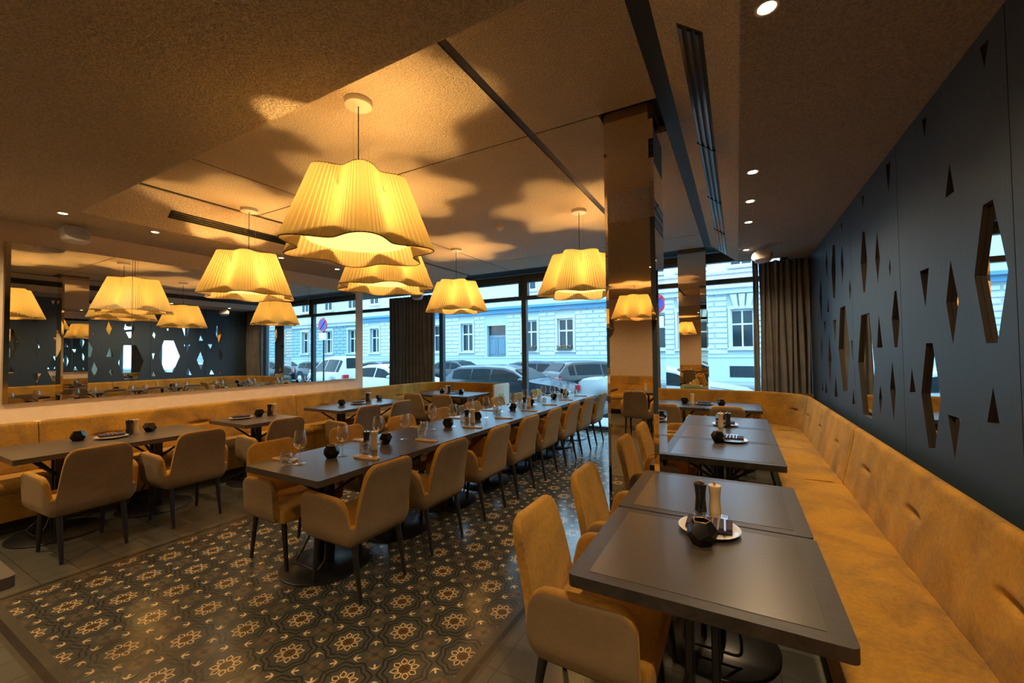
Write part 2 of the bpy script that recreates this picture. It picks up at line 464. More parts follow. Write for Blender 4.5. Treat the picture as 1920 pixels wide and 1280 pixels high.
HOLES = [[(2.5,2.16),(2.41,1.84),(2.51,1.55),(2.6,1.55),(2.68,1.86),(2.58,2.16)],[(3.26,1.56),(3.17,1.56),(3.09,1.26),(3.19,.96),(3.28,.95),(3.36,1.26)],
[(4.66,1.83),(4.41,1.83),(4.31,1.38),(4.44,.95),(4.7,.95),(4.82,1.41)],[(5.48,1.97),(5.25,1.97),(5.13,1.57),(5.28,1.1),(5.47,1.09),(5.63,1.53)],
[(2.91,1.98),(2.84,1.76),(2.92,1.55),(2.98,1.77)],[(4.12,2.44),(4.07,2.22),(4.14,2.04),(4.19,2.24)],[(4.53,2.54),(4.46,2.52),(4.41,2.25),(4.51,2.01),(4.56,2.02),(4.62,2.28)],
[(5.76,2.7),(5.65,2.68),(5.65,2.37),(5.73,2.1),(5.82,2.11),(5.87,2.43)],[(5.31,2.61),(5.26,2.39),(5.34,2.2),(5.39,2.43)],[(3.84,2.17),(3.83,2.1),(3.85,2.04),(3.87,2.11)],
[(3.77,1.93),(3.73,1.93),(3.69,1.71),(3.75,1.54),(3.81,1.54),(3.85,1.74)],[(3.87,1.44),(3.82,1.23),(3.88,1.02),(3.94,1.24)],[(4.17,1.25),(4.14,1.15),(4.19,1.02),(4.22,1.14)],
[(6.13,1.69),(6.03,1.42),(6.15,1.09),(6.22,1.39)],[(5.03,2.21),(4.99,2.1),(5.05,2.0),(5.07,2.12)],[(6.55,2.48),(6.52,2.19),(6.61,1.88),(6.69,2.21)],[(6.13,2.74),(6.09,2.56),(6.16,2.39),(6.21,2.58)],
[(6.63,1.74),(6.6,1.56),(6.67,1.36),(6.7,1.56)],[(3.31,1.99),(3.18,1.99),(3.25,1.77)],[(3.5,1.41),(3.45,1.26),(3.55,1.25)],[(3.01,1.18),(2.87,1.18),(2.95,.96)],[(2.56,1.36),(2.52,1.2),(2.62,1.2)],
[(4.15,1.79),(4.08,1.54),(4.22,1.54)],[(5.06,1.62),(4.99,1.61),(5.02,1.41)],[(5.03,1.16),(4.99,1.01),(5.09,1.0)],[(5.83,1.24),(5.76,1.0),(5.92,.99)],[(5.87,1.86),(5.71,1.86),(5.79,1.61)],[(6.12,2.17),(6.08,1.98),(6.2,1.98)],
[(6.41,1.16),(6.36,.99),(6.5,.98)],[(6.44,1.88),(6.3,1.88),(6.39,1.72)],[(6.66,1.12),(6.63,1.0),(6.71,.99)],[(4.51,2.84),(4.45,2.83),(4.49,2.73)],[(5.33,2.83),(5.27,2.82),(5.31,2.74)],
[(3.86,2.85),(3.75,2.84),(3.82,2.63)],[(3.2,2.85),(3.13,2.84),(3.17,2.73)],[(2.55,2.85),(2.48,2.84),(2.52,2.74)],[(2.88,2.47),(2.84,2.31),(2.94,2.31)],
[(1.75,1.9),(1.6,1.45),(1.75,1.0),(1.9,1.0),(2.05,1.45),(1.9,1.9)],[(2.2,2.4),(2.13,2.15),(2.2,1.95),(2.27,2.15)],[(1.3,2.5),(1.2,2.2),(1.4,2.2)],[(2.2,1.3),(2.1,1.05),(2.3,1.05)]]
seams = [-1.54, -.24, 1.06, 2.359, 3.65, 4.955, 6.25, 7.55]
for i, (y0, y1) in enumerate(zip(seams, seams[1:])):
    a0, a1 = y0 + .003, y1 - .003; z0, z1 = 0.0, ZS - .003
    hs = []
    for h in HOLES:
        cy_ = sum(p[0] for p in h) / len(h)
        if y0 < cy_ < y1: hs.append([(min(max(p[0], a0 + .01), a1 - .01), p[1]) for p in h])
    loops = [[(a0, z0), (a1, z0), (a1, z1), (a0, z1)]] + hs
    flat = [p for l in loops for p in l]
    tris = tessellate_polygon([[Vector((p[0], p[1], 0)) for p in l] for l in loops])
    bm = B(); A = [bm.verts.new((XR, p[0], p[1])) for p in flat]; C = [bm.verts.new((XR + .020, p[0], p[1])) for p in flat]
    for t in tris:
        try: bm.faces.new([A[k] for k in t]).material_index = 0; bm.faces.new([C[k] for k in t[::-1]]).material_index = 1
        except ValueError: pass
    k = 0
    for l in loops:
        n = len(l)
        for j in range(n):
            a, b_ = k + j, k + (j + 1) % n
            try: bm.faces.new((A[a], A[b_], C[b_], C[a])).material_index = 1
            except ValueError: pass
        k += n
    names = ['behind the camera', 'beside the camera', 'nearest the camera, at the right edge', 'with the tall hexagonal opening nearest the camera', 'with many small triangular and diamond openings, second in view', 'with two hexagonal openings low down, third in view', 'last before the curtain', 'narrow end by the curtain']
    me = finish(bm, 'perforated_board', [M['navy'], M['navy_core']])
    link('perforated_board', me, label='navy perforated wall board ' + ['behind the camera', 'running past the camera, unseen in the frame', 'at the right edge of the picture', 'with the large hexagonal opening at upper right', 'with the tallest hexagonal opening and many small ones', 'with a slimmer tall hexagonal opening and thin diamonds', 'last before the dark curtain'][i], cat='wall panel', group='navy boards of the right wall')

# left wall mirror in three sheets
for i, (y0, y1) in enumerate(((1.14, 2.12), (2.124, 4.443), (4.447, 5.42))):
    bm = B(); box(bm, XL + .002, XL + .022, y0, y1, 1.075, 2.70)
    m_ = finish(bm, 'mirror_sheet', M['mirror'])
    o = link('wall_mirror', m_, label=['narrow frameless mirror sheet at the left end of the left wall', 'widest frameless mirror sheet in the middle of the left wall', 'frameless mirror sheet at the window end of the left wall'][i], cat='mirror', group='mirror sheets on the left wall')
    if i == 0:
        bm = B(); prism(bm, [(XL + .022, 1.14), (XL + .022, 1.175), (XL + .030, 1.175)], 'z', 1.08, 2.695)
        link('bevelled_edge', finish(bm, 'bevelled_edge', M['mirror_edge']), o)

# pillars clad in mirror
def pillar(nm, x0, x1, y0, y1, z0, z1, ch, label):
    poly = [(x0 + ch, y0), (x1 - ch, y0), (x1, y0 + ch), (x1, y1), (x0, y1), (x0, y0 + ch)]
    t = link(nm, None, None, ((x0 + x1) / 2, (y0 + y1) / 2, z0), label=label, cat='pillar')
    c = ((x0 + x1) / 2, (y0 + y1) / 2)
    P = [(a - c[0], b_ - c[1]) for a, b_ in poly]
    bm = B(); prism(bm, P, 'z', 0, z1 - z0); link('mirror_cladding', finish(bm, 'mirror_cladding', M['mirror_bronze']), t)
    bm = B(); prism(bm, [(a * .985, b_ * .985) for a, b_ in P], 'z', z1 - z0, z1 - z0 + .07); link('top_collar', finish(bm, 'top_collar', M['ledge']), t)
    return t
pillar('mirrored_pillar', -.82, -.475, 2.88, 3.27, 0, 3.17, .028, 'square pillar clad in bronze mirror standing behind the near tables')
pillar('mirrored_pillar', -.862, -.43, 7.47, 7.72, 0, 3.20, .0, 'mirror clad pillar in front of the window behind the corner bench')

# ------------------------------------------------------------------ windows
def win(n, x0, x1, label=None):
    f = B()
    w = .055
    box(f, x0, x0 + w, YW - .05, YW + .05, 0, 3.21); box(f, x1 - w, x1, YW - .05, YW + .05, 0, 3.21)
    box(f, x0 + w, x1 - w, YW - .05, YW + .05, 0, .08); box(f, x0 + w, x1 - w, YW - .05, YW + .05, 2.668, 2.75)
    box(f, x0 + w, x1 - w, YW - .05, YW + .05, 3.04, 3.21)
    box(f, x0 + w, x0 + w + .05, YW - .08, YW + .03, 2.75, 3.04); box(f, x1 - w - .05, x1 - w, YW - .08, YW + .03, 2.75, 3.04)
    box(f, x0 + w, x1 - w, YW - .10, YW - .05, 3.09, 3.15)
    o = struct('window_%d' % n, f, M['frame'])
    g = B(); box(g, x0 + w, x1 - w, YW, YW + .006, .08, 2.668); box(g, x0 + w + .05, x1 - w - .05, YW, YW + .006, 2.75, 3.04)
    link('window_pane', finish(g, 'window_pane', M['pane']), o)
mull = [-11, -8.6 - 1.6, -8.4 + 0.1 - 1.9 + 1.9, -6.26, -4.015, -1.65, .74]
mull = [-11.0, -10.1, -6.26, -4.015, -1.65, .74]
for i, (a, b_) in enumerate(zip(mull, mull[1:])): win(i + 1, a, b_)
bm = B(); box(bm, XO, 1.2, YW - .12, YW + .12, 0.0, .02); struct('trim_1', bm, M['frame'])

# curtains
def curtain(x0, x1, y, z0, z1, folds, amp, label):
    bm = B(); n = folds * 12; top = []; rows = 9; G = []
    for j in range(rows):
        z = z1 + (z0 - z1) * j / (rows - 1); row = []
        for i in range(n + 1):
            u = i / n; a = amp * (1 + .25 * math.sin(j * .9 + i * .05))
            w = math.sin(u * folds * 2 * PI + .35 * math.sin(u * 9)) + .3 * math.sin(u * folds * 4.3 * PI + j * .15)
            row.append(bm.verts.new((x0 + (x1 - x0) * u + .012 * math.sin(j * .7 + u * 20), y + a * w, z)))
        G.append(row)
    for A, C in zip(G, G[1:]):
        for i in range(n): bm.faces.new((A[i], A[i + 1], C[i + 1], C[i]))
    me = finish(bm, 'curtain_cloth', M['curtain'], True)
    o = link('curtain', me, label=label, cat='curtain')
    md = o.modifiers.new('thick', 'SOLIDIFY'); md.thickness = .006
    return o
curtain(.235, .30, 7.45, .03, 2.95, 1, .03, 'narrow end strip of the dark curtain beside the slit of daylight, right window')
curtain(.315, .955, 7.44, .03, 2.90, 8, .04, 'dark charcoal curtain hanging in the far right corner of the window')
curtain(-7.55, -6.12, 7.44, .03, 2.90, 13, .045, 'dark grey curtain gathered beside the left window behind the corner bench')

# ------------------------------------------------------------------ ceiling fittings
def vent(x0, z0, x1, z1, y0, y1, nsl, joints, label):
    """long slot diffuser lying on a slanted ceiling face"""
    dxx, dzz = x1 - x0, z1 - z0; L = math.hypot(dxx, dzz); ux, uz = dxx / L, dzz / L
    nx, nz = (uz, -ux) if -ux < 0 else (-uz, ux)
    def P(a, d): return (x0 + ux * a + nx * d, z0 + uz * a + nz * d)
    t = link('slot_vent', None, None, ((x0 + x1) / 2, (y0 + y1) / 2, (z0 + z1) / 2), label=label, cat='air vent')
    c = Vector(t.location)
    def part(nm, polys, mat, ya, yb):
        bm = B()
        for q in polys: prism(bm, [(a - c.x, b_ - c.z) for a, b_ in q], 'y', ya - c.y, yb - c.y)
        link(nm, finish(bm, nm, mat), t)
    part('backing', [[P(0, .001), P(L, .001), P(L, .004), P(0, .004)]], M['groove'], y0, y1)
    for k in range(nsl):
        a = L * (k + .5) / nsl
        part('slat', [[P(a - L * .32 / nsl, .004), P(a + L * .32 / nsl, .004), P(a + L * .2 / nsl, .014), P(a - L * .2 / nsl, .014)]], M['metal_black'], y0 + .01, y1 - .01)
    for yj in joints:
        part('joint_bar', [[P(-.004, .004), P(L + .004, .004), P(L + .004, .017), P(-.004, .017)]], M['groove'], yj - .008, yj + .008)
vent(-.223, 3.123, -.110, 3.031, 2.10, 7.2, 3, (3.4, 4.65, 5.9), 'long black slot vent running towards the window in the right slanted ceiling')
vent(-5.317, 3.018, -5.235, 3.084, 2.05, 3.50, 4, (), 'short black slot vent in the ceiling above the left tables')

# metal track in the wide shadow gap
bm = B(); box(bm, -.434, -.336, 1.43, 7.27, ZC + .0005, ZC + .005)
link('ceiling_channel', finish(bm, 'ceiling_channel', M['groove']), label='wide black recessed channel in the ceiling beside the pillar', cat='ceiling channel')

def downlight(x, y, z, r, label, group, power=32):
    t = link('downlight', None, None, (x, y, z), label=label, cat='ceiling light', group=group)
    bm = B(); lathe(bm, [(r * .8, -.001), (r, -.004), (r * 1.12, -.003), (r * 1.12, 0), (r * .8, 0), (r * .8, -.001)], 28); link('trim_ring', finish(bm, 'trim_ring', M['white'], True, 40), t)
    bm = B(); lathe(bm, [(0, -.0025), (r * .8, -.0025), (r * .8, -.0005), (0, -.0005)], 28); link('lens', finish(bm, 'lens', M['downlight']), t)
    l = bpy.data.lights.new('spot', 'SPOT'); l.energy = power; l.color = (1, .70, .38); l.spot_size = math.radians(142); l.spot_blend = .9; l.shadow_soft_size = .03
    o = bpy.data.objects.new('spot_light', l); COL.objects.link(o); o.parent = t; o.location = (0, 0, -.02)
for i, (x, y) in enumerate(((-5.63, 1.35), (-5.63, 2.06), (-5.64, 3.50), (-5.64, 4.43))):
    downlight(x, y, ZS, .038, 'small round downlight in the left soffit, %s from the picture edge' % ORD[i], 'downlights over the left bench')
for i, y in enumerate((1.92, 3.66, 4.37, 5.08, 6.47)):
    downlight(.135, y, ZS, .040, 'small round downlight in the right soffit, %s from the camera' % ORD[i], 'downlights over the right bench')
for i, (x, y) in enumerate(((.135, .4), (-5.63, .3), (-1.2, -1.2), (-3.4, -1.2), (-5.2, -1.6), (-1.2, -3.6), (-3.4, -3.6), (.2, -2.4))):  # unseen fill lights, added to brighten the foreground
    downlight(x, y, ZS, .04, 'small added fill downlight in the soffit outside the frame, number %s counted from the camera' % ORD[i], 'fill downlights added behind the frame', 52)

bm = B(); lathe(bm, [(0, -.045), (.03, -.043), (.035, -.03), (.052, -.022), (.055, 0), (0, 0)], 24)
link('smoke_detector', finish(bm, 'smoke_detector', M['white'], True, 40), loc=(-2.75, 4.70, ZC), label='small white smoke detector on the raised ceiling between the lamps', cat='smoke detector')

# loudspeakers
def speaker(loc, rot, bracket_to, label):
    t = link('wall_speaker', None, None, loc, label=label, cat='loudspeaker')
    R = Matrix.Rotation(rot[2], 4, 'Z') @ Matrix.Rotation(rot[0], 4, 'X')
    bm = B(); n = 20; m = 14; G = []
    for j in range(m + 1):
        v = -PI / 2 + PI * j / m; row = []
        for i in range(n):
            u = 2 * PI * i / n
            def sp(a, e): return math.copysign(abs(a) ** e, a)
            xx = .125 * sp(math.cos(v), .6) * sp(math.cos(u), .7); yy = .085 * sp(math.cos(v), .6) * sp(math.sin(u), .7); zz = .085 * sp(math.sin(v), .75)
            if yy > .035: yy = .035
            row.append(bm.verts.new(R @ Vector((xx, yy, zz))))
        G.append(row)
    for A, C in zip(G, G[1:]):
        for i in range(n): bm.faces.new((A[i], A[(i + 1) % n], C[(i + 1) % n], C[i]))
    bmesh.ops.remove_doubles(bm, verts=bm.verts, dist=.0005)
    link('shell', finish(bm, 'shell', M['speaker'], True, 50), t)
    bm = B(); pts = round_rect(.20, .13, .05)
    prism(bm, pts, 'z', 0, .01)
    me = finish(bm, 'grille', M['grille'], True, 40)
    g = link('grille', me, t); g.matrix_local = R @ Matrix.Translation((0, .031, 0)) @ Matrix.Rotation(-PI / 2, 4, 'X')
    bm = B(); b0 = Vector(bracket_to) - Vector(loc)
    tube(bm, [(R @ Vector((0, -.06, .03))), (R @ Vector((0, -.06, .03))) * .5 + b0 * .5 + Vector((0, 0, .02)), b0], .012, 8)
    link('bracket', finish(bm, 'bracket', M['speaker'], True, 50), t)
speaker((-6.0, 1.53, 2.80), (math.radians(25), 0, math.radians(-75)), (-6.1, 1.53, 2.912), 'white oval loudspeaker angled down under the left soffit')
speaker((.32, 6.42, 2.79), (math.radians(25), 0, math.radians(150)), (.36, 6.5, 2.912), 'white oval loudspeaker under the right soffit near the curtain')
speaker((-6.12, 6.86, 2.80), (math.radians(25), 0, math.radians(200)), (-6.12, 6.95, 2.912), 'white loudspeaker half hidden behind a lamp beside the left curtain')

# ------------------------------------------------------------------ pendant lamps
def rad(th, base): return base * (1 + .165 * math.cos(6 * th))
def lamp_kit():
    zb, zt = -.24, .24; N = 480; rows = 10
    bm = B(); G = []
    for j in range(rows + 1):
        v = j / rows; z = zb + (zt - zb) * v; rb = .430 + (.268 - .430) * v
        row = []
        for i in range(N):
            th = 2 * PI * i / N
            r = rad(th, rb) + (.0075 if i % 4 in (0,) else (.0 if i % 4 == 2 else .0035)) * (1 - .2 * v)
            row.append(bm.verts.new((r * math.cos(th), r * math.sin(th), z)))
        G.append(row)
    for A, C in zip(G, G[1:]):
        for i in range(N): bm.faces.new((A[i], A[(i + 1) % N], C[(i + 1) % N], C[i]))
    shade = finish(bm, 'lamp_shade', M['shade'])
    trims = []
    for z, rb in ((zb, .430), (zt, .268)):
        bm = B(); tube(bm, [(rad(2 * PI * i / 120, rb) * math.cos(2 * PI * i / 120), rad(2 * PI * i / 120, rb) * math.sin(2 * PI * i / 120), z) for i in range(120)], .0035, 6, True)
        trims.append(finish(bm, 'piping', M['shade_trim'], True))
    bm = B(); lathe(bm, [(0, zb + .060), (.26, zb + .064), (.318, zb + .077), (.32, zb + .084), (0, zb + .084)], 48)
    diff = finish(bm, 'diffuser', M['diffuser'], True, 40)
    pins = []
    for k in range(6):
        th = 2 * PI * k / 6 + PI / 6; pb = B()
        tube(pb, [(.30 * math.cos(th), .30 * math.sin(th), zb + .075), (rad(th, .395) * math.cos(th), rad(th, .395) * math.sin(th), zb + .075)], .002, 6)
        pins.append(('support_pin', finish(pb, 'support_pin', M['steel'])))
    hz = ZC - 2.44
    bm = B(); lathe(bm, [(0, hz - .035), (.085, hz - .035), (.088, hz - .03), (.088, hz), (0, hz)], 36)
    can = finish(bm, 'ceiling_rose', M['white'], True, 40)
    wires = []
    for k in range(3):
        th = 2 * PI * k / 3 + .5
        bm = B(); tube(bm, [(.062 * math.cos(th), .062 * math.sin(th), hz - .035), (.062 * math.cos(th), .062 * math.sin(th), .1)], .0012, 5)
        wires.append(finish(bm, 'suspension_wire', M['steel']))
    bm = B(); tube(bm, [(0, 0, hz - .035), (0, 0, .06)], .0035, 6); cord = finish(bm, 'cord', M['leg'])
    fr = B()
    for k in range(6):
        th = 2 * PI * k / 6 + PI / 6
        tube(fr, [(0, 0, .1), (rad(th, .32) * math.cos(th), rad(th, .32) * math.sin(th), .1)], .003, 5)
    tube(fr, [(0, 0, .1), (0, 0, .06)], .02, 10)
    frame = finish(fr, 'inner_frame', M['white'])
    return [('lamp_shade', shade, [('piping', trims[0]), ('piping', trims[1])]), ('diffuser', diff, pins), ('ceiling_rose', can)] + \
           [('suspension_wire', w) for w in wires] + [('cord', cord), ('inner_frame', frame)]
LK = lamp_kit()
LAMPS = [(-2.17, 1.868, .42, 'largest pleated yellow pendant lamp, nearest the camera over the long table'),
         (-4.878, 2.648, .42, 'pleated scalloped pendant lamp over the left bench tables'),
         (-3.17, 3.07, .42, 'pleated pendant lamp tucked just behind the largest one'),
         (-1.611, 4.614, .42, 'pleated pendant lamp partly hidden by the mirrored pillar'),
         (-3.943, 5.34, .42, 'pleated pendant lamp farthest away, hanging before the left window'),
         (-1.85, -2.9, .42, 'pleated pendant lamp behind the camera, seen in the mirrored pillar')]
for x, y, a, lb in LAMPS:
    t = place('pendant_lamp', LK, (x, y, 2.44), a, lb, 'pendant lamp', 'scalloped pleated pendant lamps')
    l = bpy.data.lights.new('bulb', 'POINT'); l.energy = 27; l.color = (1.0, .54, .15); l.shadow_soft_size = .03
    o = bpy.data.objects.new('bulb_light', l); COL.objects.link(o); o.parent = t; o.location = (.02, .01, .0)

# ------------------------------------------------------------------ tub chair
def rp(pts, r, n=6):
    """round the inner corners of an open polyline"""
    out = [Vector(pts[0])]
    for a, b_, c in zip(pts, pts[1:], pts[2:]):
        a, b_, c = Vector(a), Vector(b_), Vector(c)
        p = b_ + (a - b_).normalized() * r; q = b_ + (c - b_).normalized() * r
        for i in range(n + 1):
            t = i / n; out.append((1 - t) ** 2 * p + 2 * t * (1 - t) * b_ + t * t * q)
    out.append(Vector(pts[-1])); return out
def sampler(poly):
    L = [0]
    for a, b_ in zip(poly, poly[1:]): L.append(L[-1] + (b_ - a).length)
    def f(s):
        s = min(max(s, 0), L[-1])
        for i in range(len(poly) - 1):
            if s <= L[i + 1] + 1e-9:
                t = (s - L[i]) / max(L[i + 1] - L[i], 1e-9); return poly[i].lerp(poly[i + 1], t)
        return poly[-1]
    return f, L[-1]
def chair_kit():
    path = rp([(-.282, .215, 0), (-.272, -.235, 0), (.272, -.235, 0), (.282, .215, 0)], .085, 10)
    f, Lt = sampler(path)
    def nrm(s):
        d = (f(s + .004) - f(s - .004)); d.normalize(); return Vector((d.y, -d.x, 0))   # outward
    c1 = .450; c2 = Lt - c1                       # centres of the two notches
    TH = .040
    def piece(s0, s1, zfun, front0=False, front1=False, ncol=52, nrow=12):
        bm = B(); cols = []
        for i in range(ncol + 1):
            u = -math.cos(PI * i / ncol); s = (s0 + s1) / 2 + (s1 - s0) / 2 * u
            p = f(s); n = nrm(min(max(s, .01), Lt - .01)); zt = zfun(s - s0, s1 - s); zb_ = .345
            fe = (s - s0) if front0 else ((s1 - s) if front1 else 1)
            if fe < .07: zb_ += .05 * (1 - fe / .07) ** 2
            outer, inner = [], []
            isback = (abs(p.x) < .28 and p.y < -.05)
            for j in range(nrow + 1):
                v = j / nrow; z = zb_ + (zt - zb_) * v
                off = -.045 * max(0, (.45 - z) / .105) ** 2.2
                lean = .085 * (max(0, z - .46) / .37) ** 1.3 if isback and s0 > .2 and s1 < Lt - .2 else 0
                fl = .012 * max(0, (z - .46) / .2) if not (s0 > .2 and s1 < Lt - .2) else 0
                base = p + n * (off + fl) + Vector((0, -lean, 0))
                if s0 > .2 and s1 < Lt - .2:      # narrow the back a little towards the top
                    base.x *= 1 - .05 * max(0, (z - .46) / .37)
                outer.append(Vector((base.x, base.y, z)))
                q = base - n * TH; inner.append(Vector((q.x, q.y, z)))
            top = (outer[-1] + inner[-1]) / 2 + Vector((0, 0, .014))
            o2 = outer[-1] * .85 + inner[-1] * .15 + Vector((0, 0, .010)); i2 = outer[-1] * .15 + inner[-1] * .85 + Vector((0, 0, .010))
            ring = outer + [o2, top, i2] + inner[::-1]
            if (i == 0 and front0) or (i == ncol and front1):
                mid = [(outer[k] + inner[k]) / 2 for k in range(nrow + 1)]
                ring = [mid[k].lerp(outer[k], .6) for k in range(nrow + 1)] + [o2, top, i2] + [mid[k].lerp(inner[k], .6) for k in range(nrow, -1, -1)]
            cols.append([bm.verts.new(w) for w in ring])
        R = len(cols[0])
        for A, C in zip(cols, cols[1:]):
            for k in range(R): bm.faces.new((A[k], A[(k + 1) % R], C[(k + 1) % R], C[k])).material_index = 1 if k < nrow else 0
        for q in (cols[0], cols[-1]):
            try: bm.faces.new(q)
            except ValueError: pass
        return bm
    def edge_h(e, zb_, zt_, r=.075, g=.016, w=.022):
        """height of a rounded panel at distance e from its free edge"""
        if e < g: return zb_
        if e < g + w:
            t = (e - g) / w; return zb_ + (zt_ - r - zb_) * (t * t * (3 - 2 * t)) ** .8
        q = e - g - w
        if q < r: return zt_ - r + math.sqrt(max(0, r * r - (r - q) ** 2))
        return zt_
    def arm(L):
        def z(e0, e1):      # e0 distance to the front edge, e1 to the notch
            zt_ = .650 - .02 * e0 / L
            a = zt_ if e0 > .08 else zt_ - .08 + math.sqrt(max(0, .08 ** 2 - (.08 - e0) ** 2))
            return min(a, edge_h(e1, .475, zt_, .09))
        return z
    az = arm(c1)
    bl = finish(piece(0, c1, lambda a, b_: az(a, b_), front0=True), 'armrest', [M['chair'], M['chair_out']], True, 60)
    br = finish(piece(c2, Lt, lambda a, b_: az(b_, a), front1=True), 'armrest', [M['chair'], M['chair_out']], True, 60)
    bk = finish(piece(c1, c2, lambda a, b_: min(edge_h(a, .475, .83), edge_h(b_, .475, .83)), ncol=70), 'backrest', [M['chair'], M['chair_out']], True, 60)
    bm = B(); box(bm, -.236, .236, -.20, .255, .352, .455); bevel(bm, .028, 4)
    for v in bm.verts:
        if v.co.z > .44: v.co.z += .012 * (1 - (v.co.x / .25) ** 2) * (1 - ((v.co.y - .02) / .26) ** 2)
    seat = finish(bm, 'seat', M['chair'], True, 50)
    legs = []
    for sx in (-1, 1):
        for y0, y1 in ((.18, .225), (-.165, -.235)):
            bm = B(); tube(bm, [(sx * .185, y0, .37), (sx * .187, y1, .004)], .021, 10, r2=.012)
            legs.append(finish(bm, 'leg', M['leg'], True, 50))
    return [('seat', seat), ('backrest', bk), ('armrest', bl), ('armrest', br)] + [('leg', l) for l in legs]
CK = chair_kit()
def chair(x, y, rz, label, group): 
    return place('tub_chair', CK, (x, y, 0), rz, label, 'chair', group)
# +y is the way the sitter faces
FACE_L, FACE_R, FACE_WIN = PI / 2, -PI / 2, 0
for i, y in enumerate((1.975, 2.65, 3.375, 4.04, 4.72, 5.41, 6.07, 6.77)):
    chair(-2.285, y, FACE_L + random.uniform(-.03, .03), 'mustard tub chair on the near side of the long table, %s from its near end' % ORD[i], 'chairs along the near side of the long table')
for i, y in enumerate((1.99, 2.72, 3.45, 4.13, 4.86, 5.55, 6.22, 6.95)):
    chair(-3.03, y, FACE_R + random.uniform(-.03, .03), 'mustard tub chair on the far side of the long table, %s from its near end' % ORD[i], 'chairs along the far side of the long table')
for i, y in enumerate((1.265, 1.97, 2.80, 3.93, 4.56)):
    chair(-4.66, y, FACE_L + (.04, 0, -.03, .02, 0)[i], 'mustard tub chair facing the left bench, %s from the picture edge' % ORD[i], 'chairs facing the left bench')
for i, x in enumerate((-5.03, -4.39)):
    chair(x, 5.80, FACE_WIN, 'mustard tub chair with its back to us at the left window table, %s one' % ('left' if i == 0 else 'right'), 'chairs at the left window table')
chair(-.53, 1.70, FACE_R, 'large mustard tub chair at the nearest right table, foreground', 'chairs of the right table row')
chair(-.53, 2.38, FACE_R, 'mustard tub chair at the second right table, just before the pillar', 'chairs of the right table row')
for i, y in enumerate((3.68, 4.40, 5.12)):
    chair(-.62, y, FACE_R, 'mustard tub chair behind the pillar at the second right table group, %s one' % ['near', 'middle', 'far'][i], 'chairs of the right table row')
for i, x in enumerate((-.87, -.13)):
    chair(x, 6.02, FACE_WIN, 'mustard tub chair with its back to us at the right window table, %s one' % ('left' if i == 0 else 'right'), 'chairs at the right window table')
# behind the camera, seen in the mirrors
for i, (x, y, a) in enumerate(((-.85, -1.9, PI), (-1.6, -1.9, PI), (-2.6, -1.9, PI))):
    chair(x, y, a, 'mustard tub chair behind the camera, %s in the pillar reflection' % ['right', 'middle', 'left'][i], 'chairs behind the camera')

# ------------------------------------------------------------------ tables
def table_kit(w, d, inlay=True, z=.75, base_r=.305, railx=True):
    bm = B(); prism(bm, round_rect(w, d, .022), 'z', z - .042, z)
    me_top = finish(bm, 'tabletop', M['lipping'] if inlay else M['top'])
    kit = [['tabletop', me_top, []]]
    if inlay:
        bm = B(); box(bm, -w / 2 + .065, w / 2 - .065, -d / 2 + .05, d / 2 - .05, z - .004, z + .0012)
        kit[0][2].append(('inlay', finish(bm, 'inlay', M['top'])))
    bm = B(); lathe(bm, [(0, .003), (base_r, .003), (base_r, .010), (base_r - .006, .014), (0, .016)], 48)
    kit.append(['base_plate', finish(bm, 'base_plate', M['metal_black'], True, 40), []])
    for s in (-1, 1):
        bm = B(); box(bm, s * .045 - .014, s * .045 + .014, -.035, .035, .012, z - .04); bevel(bm, .004, 1)
        kit.append(['post', finish(bm, 'post', M['metal_black']), []])
    for sx in (-1, 1):
        for sy in (-1, 1):
            bm = B(); tube(bm, [(sx * .04, sy * .02, z - .24), (sx * w * .33, sy * d * .28, z - .045)], .011, 8)
            kit.append(['brace', finish(bm, 'brace', M['metal_black'], True, 50), []])
    bm = B(); pts = rp([(-.05, -.03, .32), (-.13, -.10, .10), (-.13, -.16, .05), (.13, -.16, .05), (.13, -.10, .10), (.05, -.03, .32)], .03, 4)
    tube(bm, pts, .007, 8); kit.append(['foot_rail', finish(bm, 'foot_rail', M['metal_black'], True, 50), []])
    return [tuple(k) for k in kit]
TL = table_kit(.81, .712, False); TR_ = table_kit(.81, .712, True); TS = table_kit(.81, .682, False)
TW = table_kit(.682, .81, True)
for i in range(8):
    place('restaurant_table', TL, (-2.685, 1.655 + .715 * (i + .5), 0), 0, 'dark square table of the long row, %s from its near end' % ORD[i], 'table', 'tables joined into the long row')
for i, (y, nm) in enumerate(((1.265, 'at the left picture edge'), (1.955, 'second from the left picture edge'), (2.955, 'standing alone, third from the left edge'), (4.20, 'fourth from the left edge'), (4.89, 'fifth from the left edge'))):
    place('restaurant_table', TS, (-5.255, y, 0), 0, 'dark table before the left bench, ' + nm, 'table', 'tables along the left bench')
for i, x in enumerate((-5.30, -4.62)):
    place('restaurant_table', TW, (x, 6.48, 0), 0, 'dark table of the left window pair, %s half' % ('left' if i == 0 else 'right'), 'table', 'tables at the left window')
for i, (x, y, a, nm) in enumerate(((-.14, 1.735, 0, 'nearest the camera at bottom right'), (-.145, 2.458, .0, 'second from the camera, touching the pillar'),
                          (-.13, 3.655, .0, 'third from the camera'), (-.13, 4.375, .0, 'fourth from the camera'), (-.13, 5.095, .0, 'fifth from the camera'))):
    place('restaurant_table', TR_, (x, y, 0), a, 'dark table with inset top by the right bench, ' + nm, 'table', 'tables along the right bench')
for i, x in enumerate((-.76, -.075)):
    place('restaurant_table', TW, (x, 6.56, 0), 0, 'dark table of the right window pair, %s half' % ('left' if i == 0 else 'right'), 'table', 'tables at the right window')
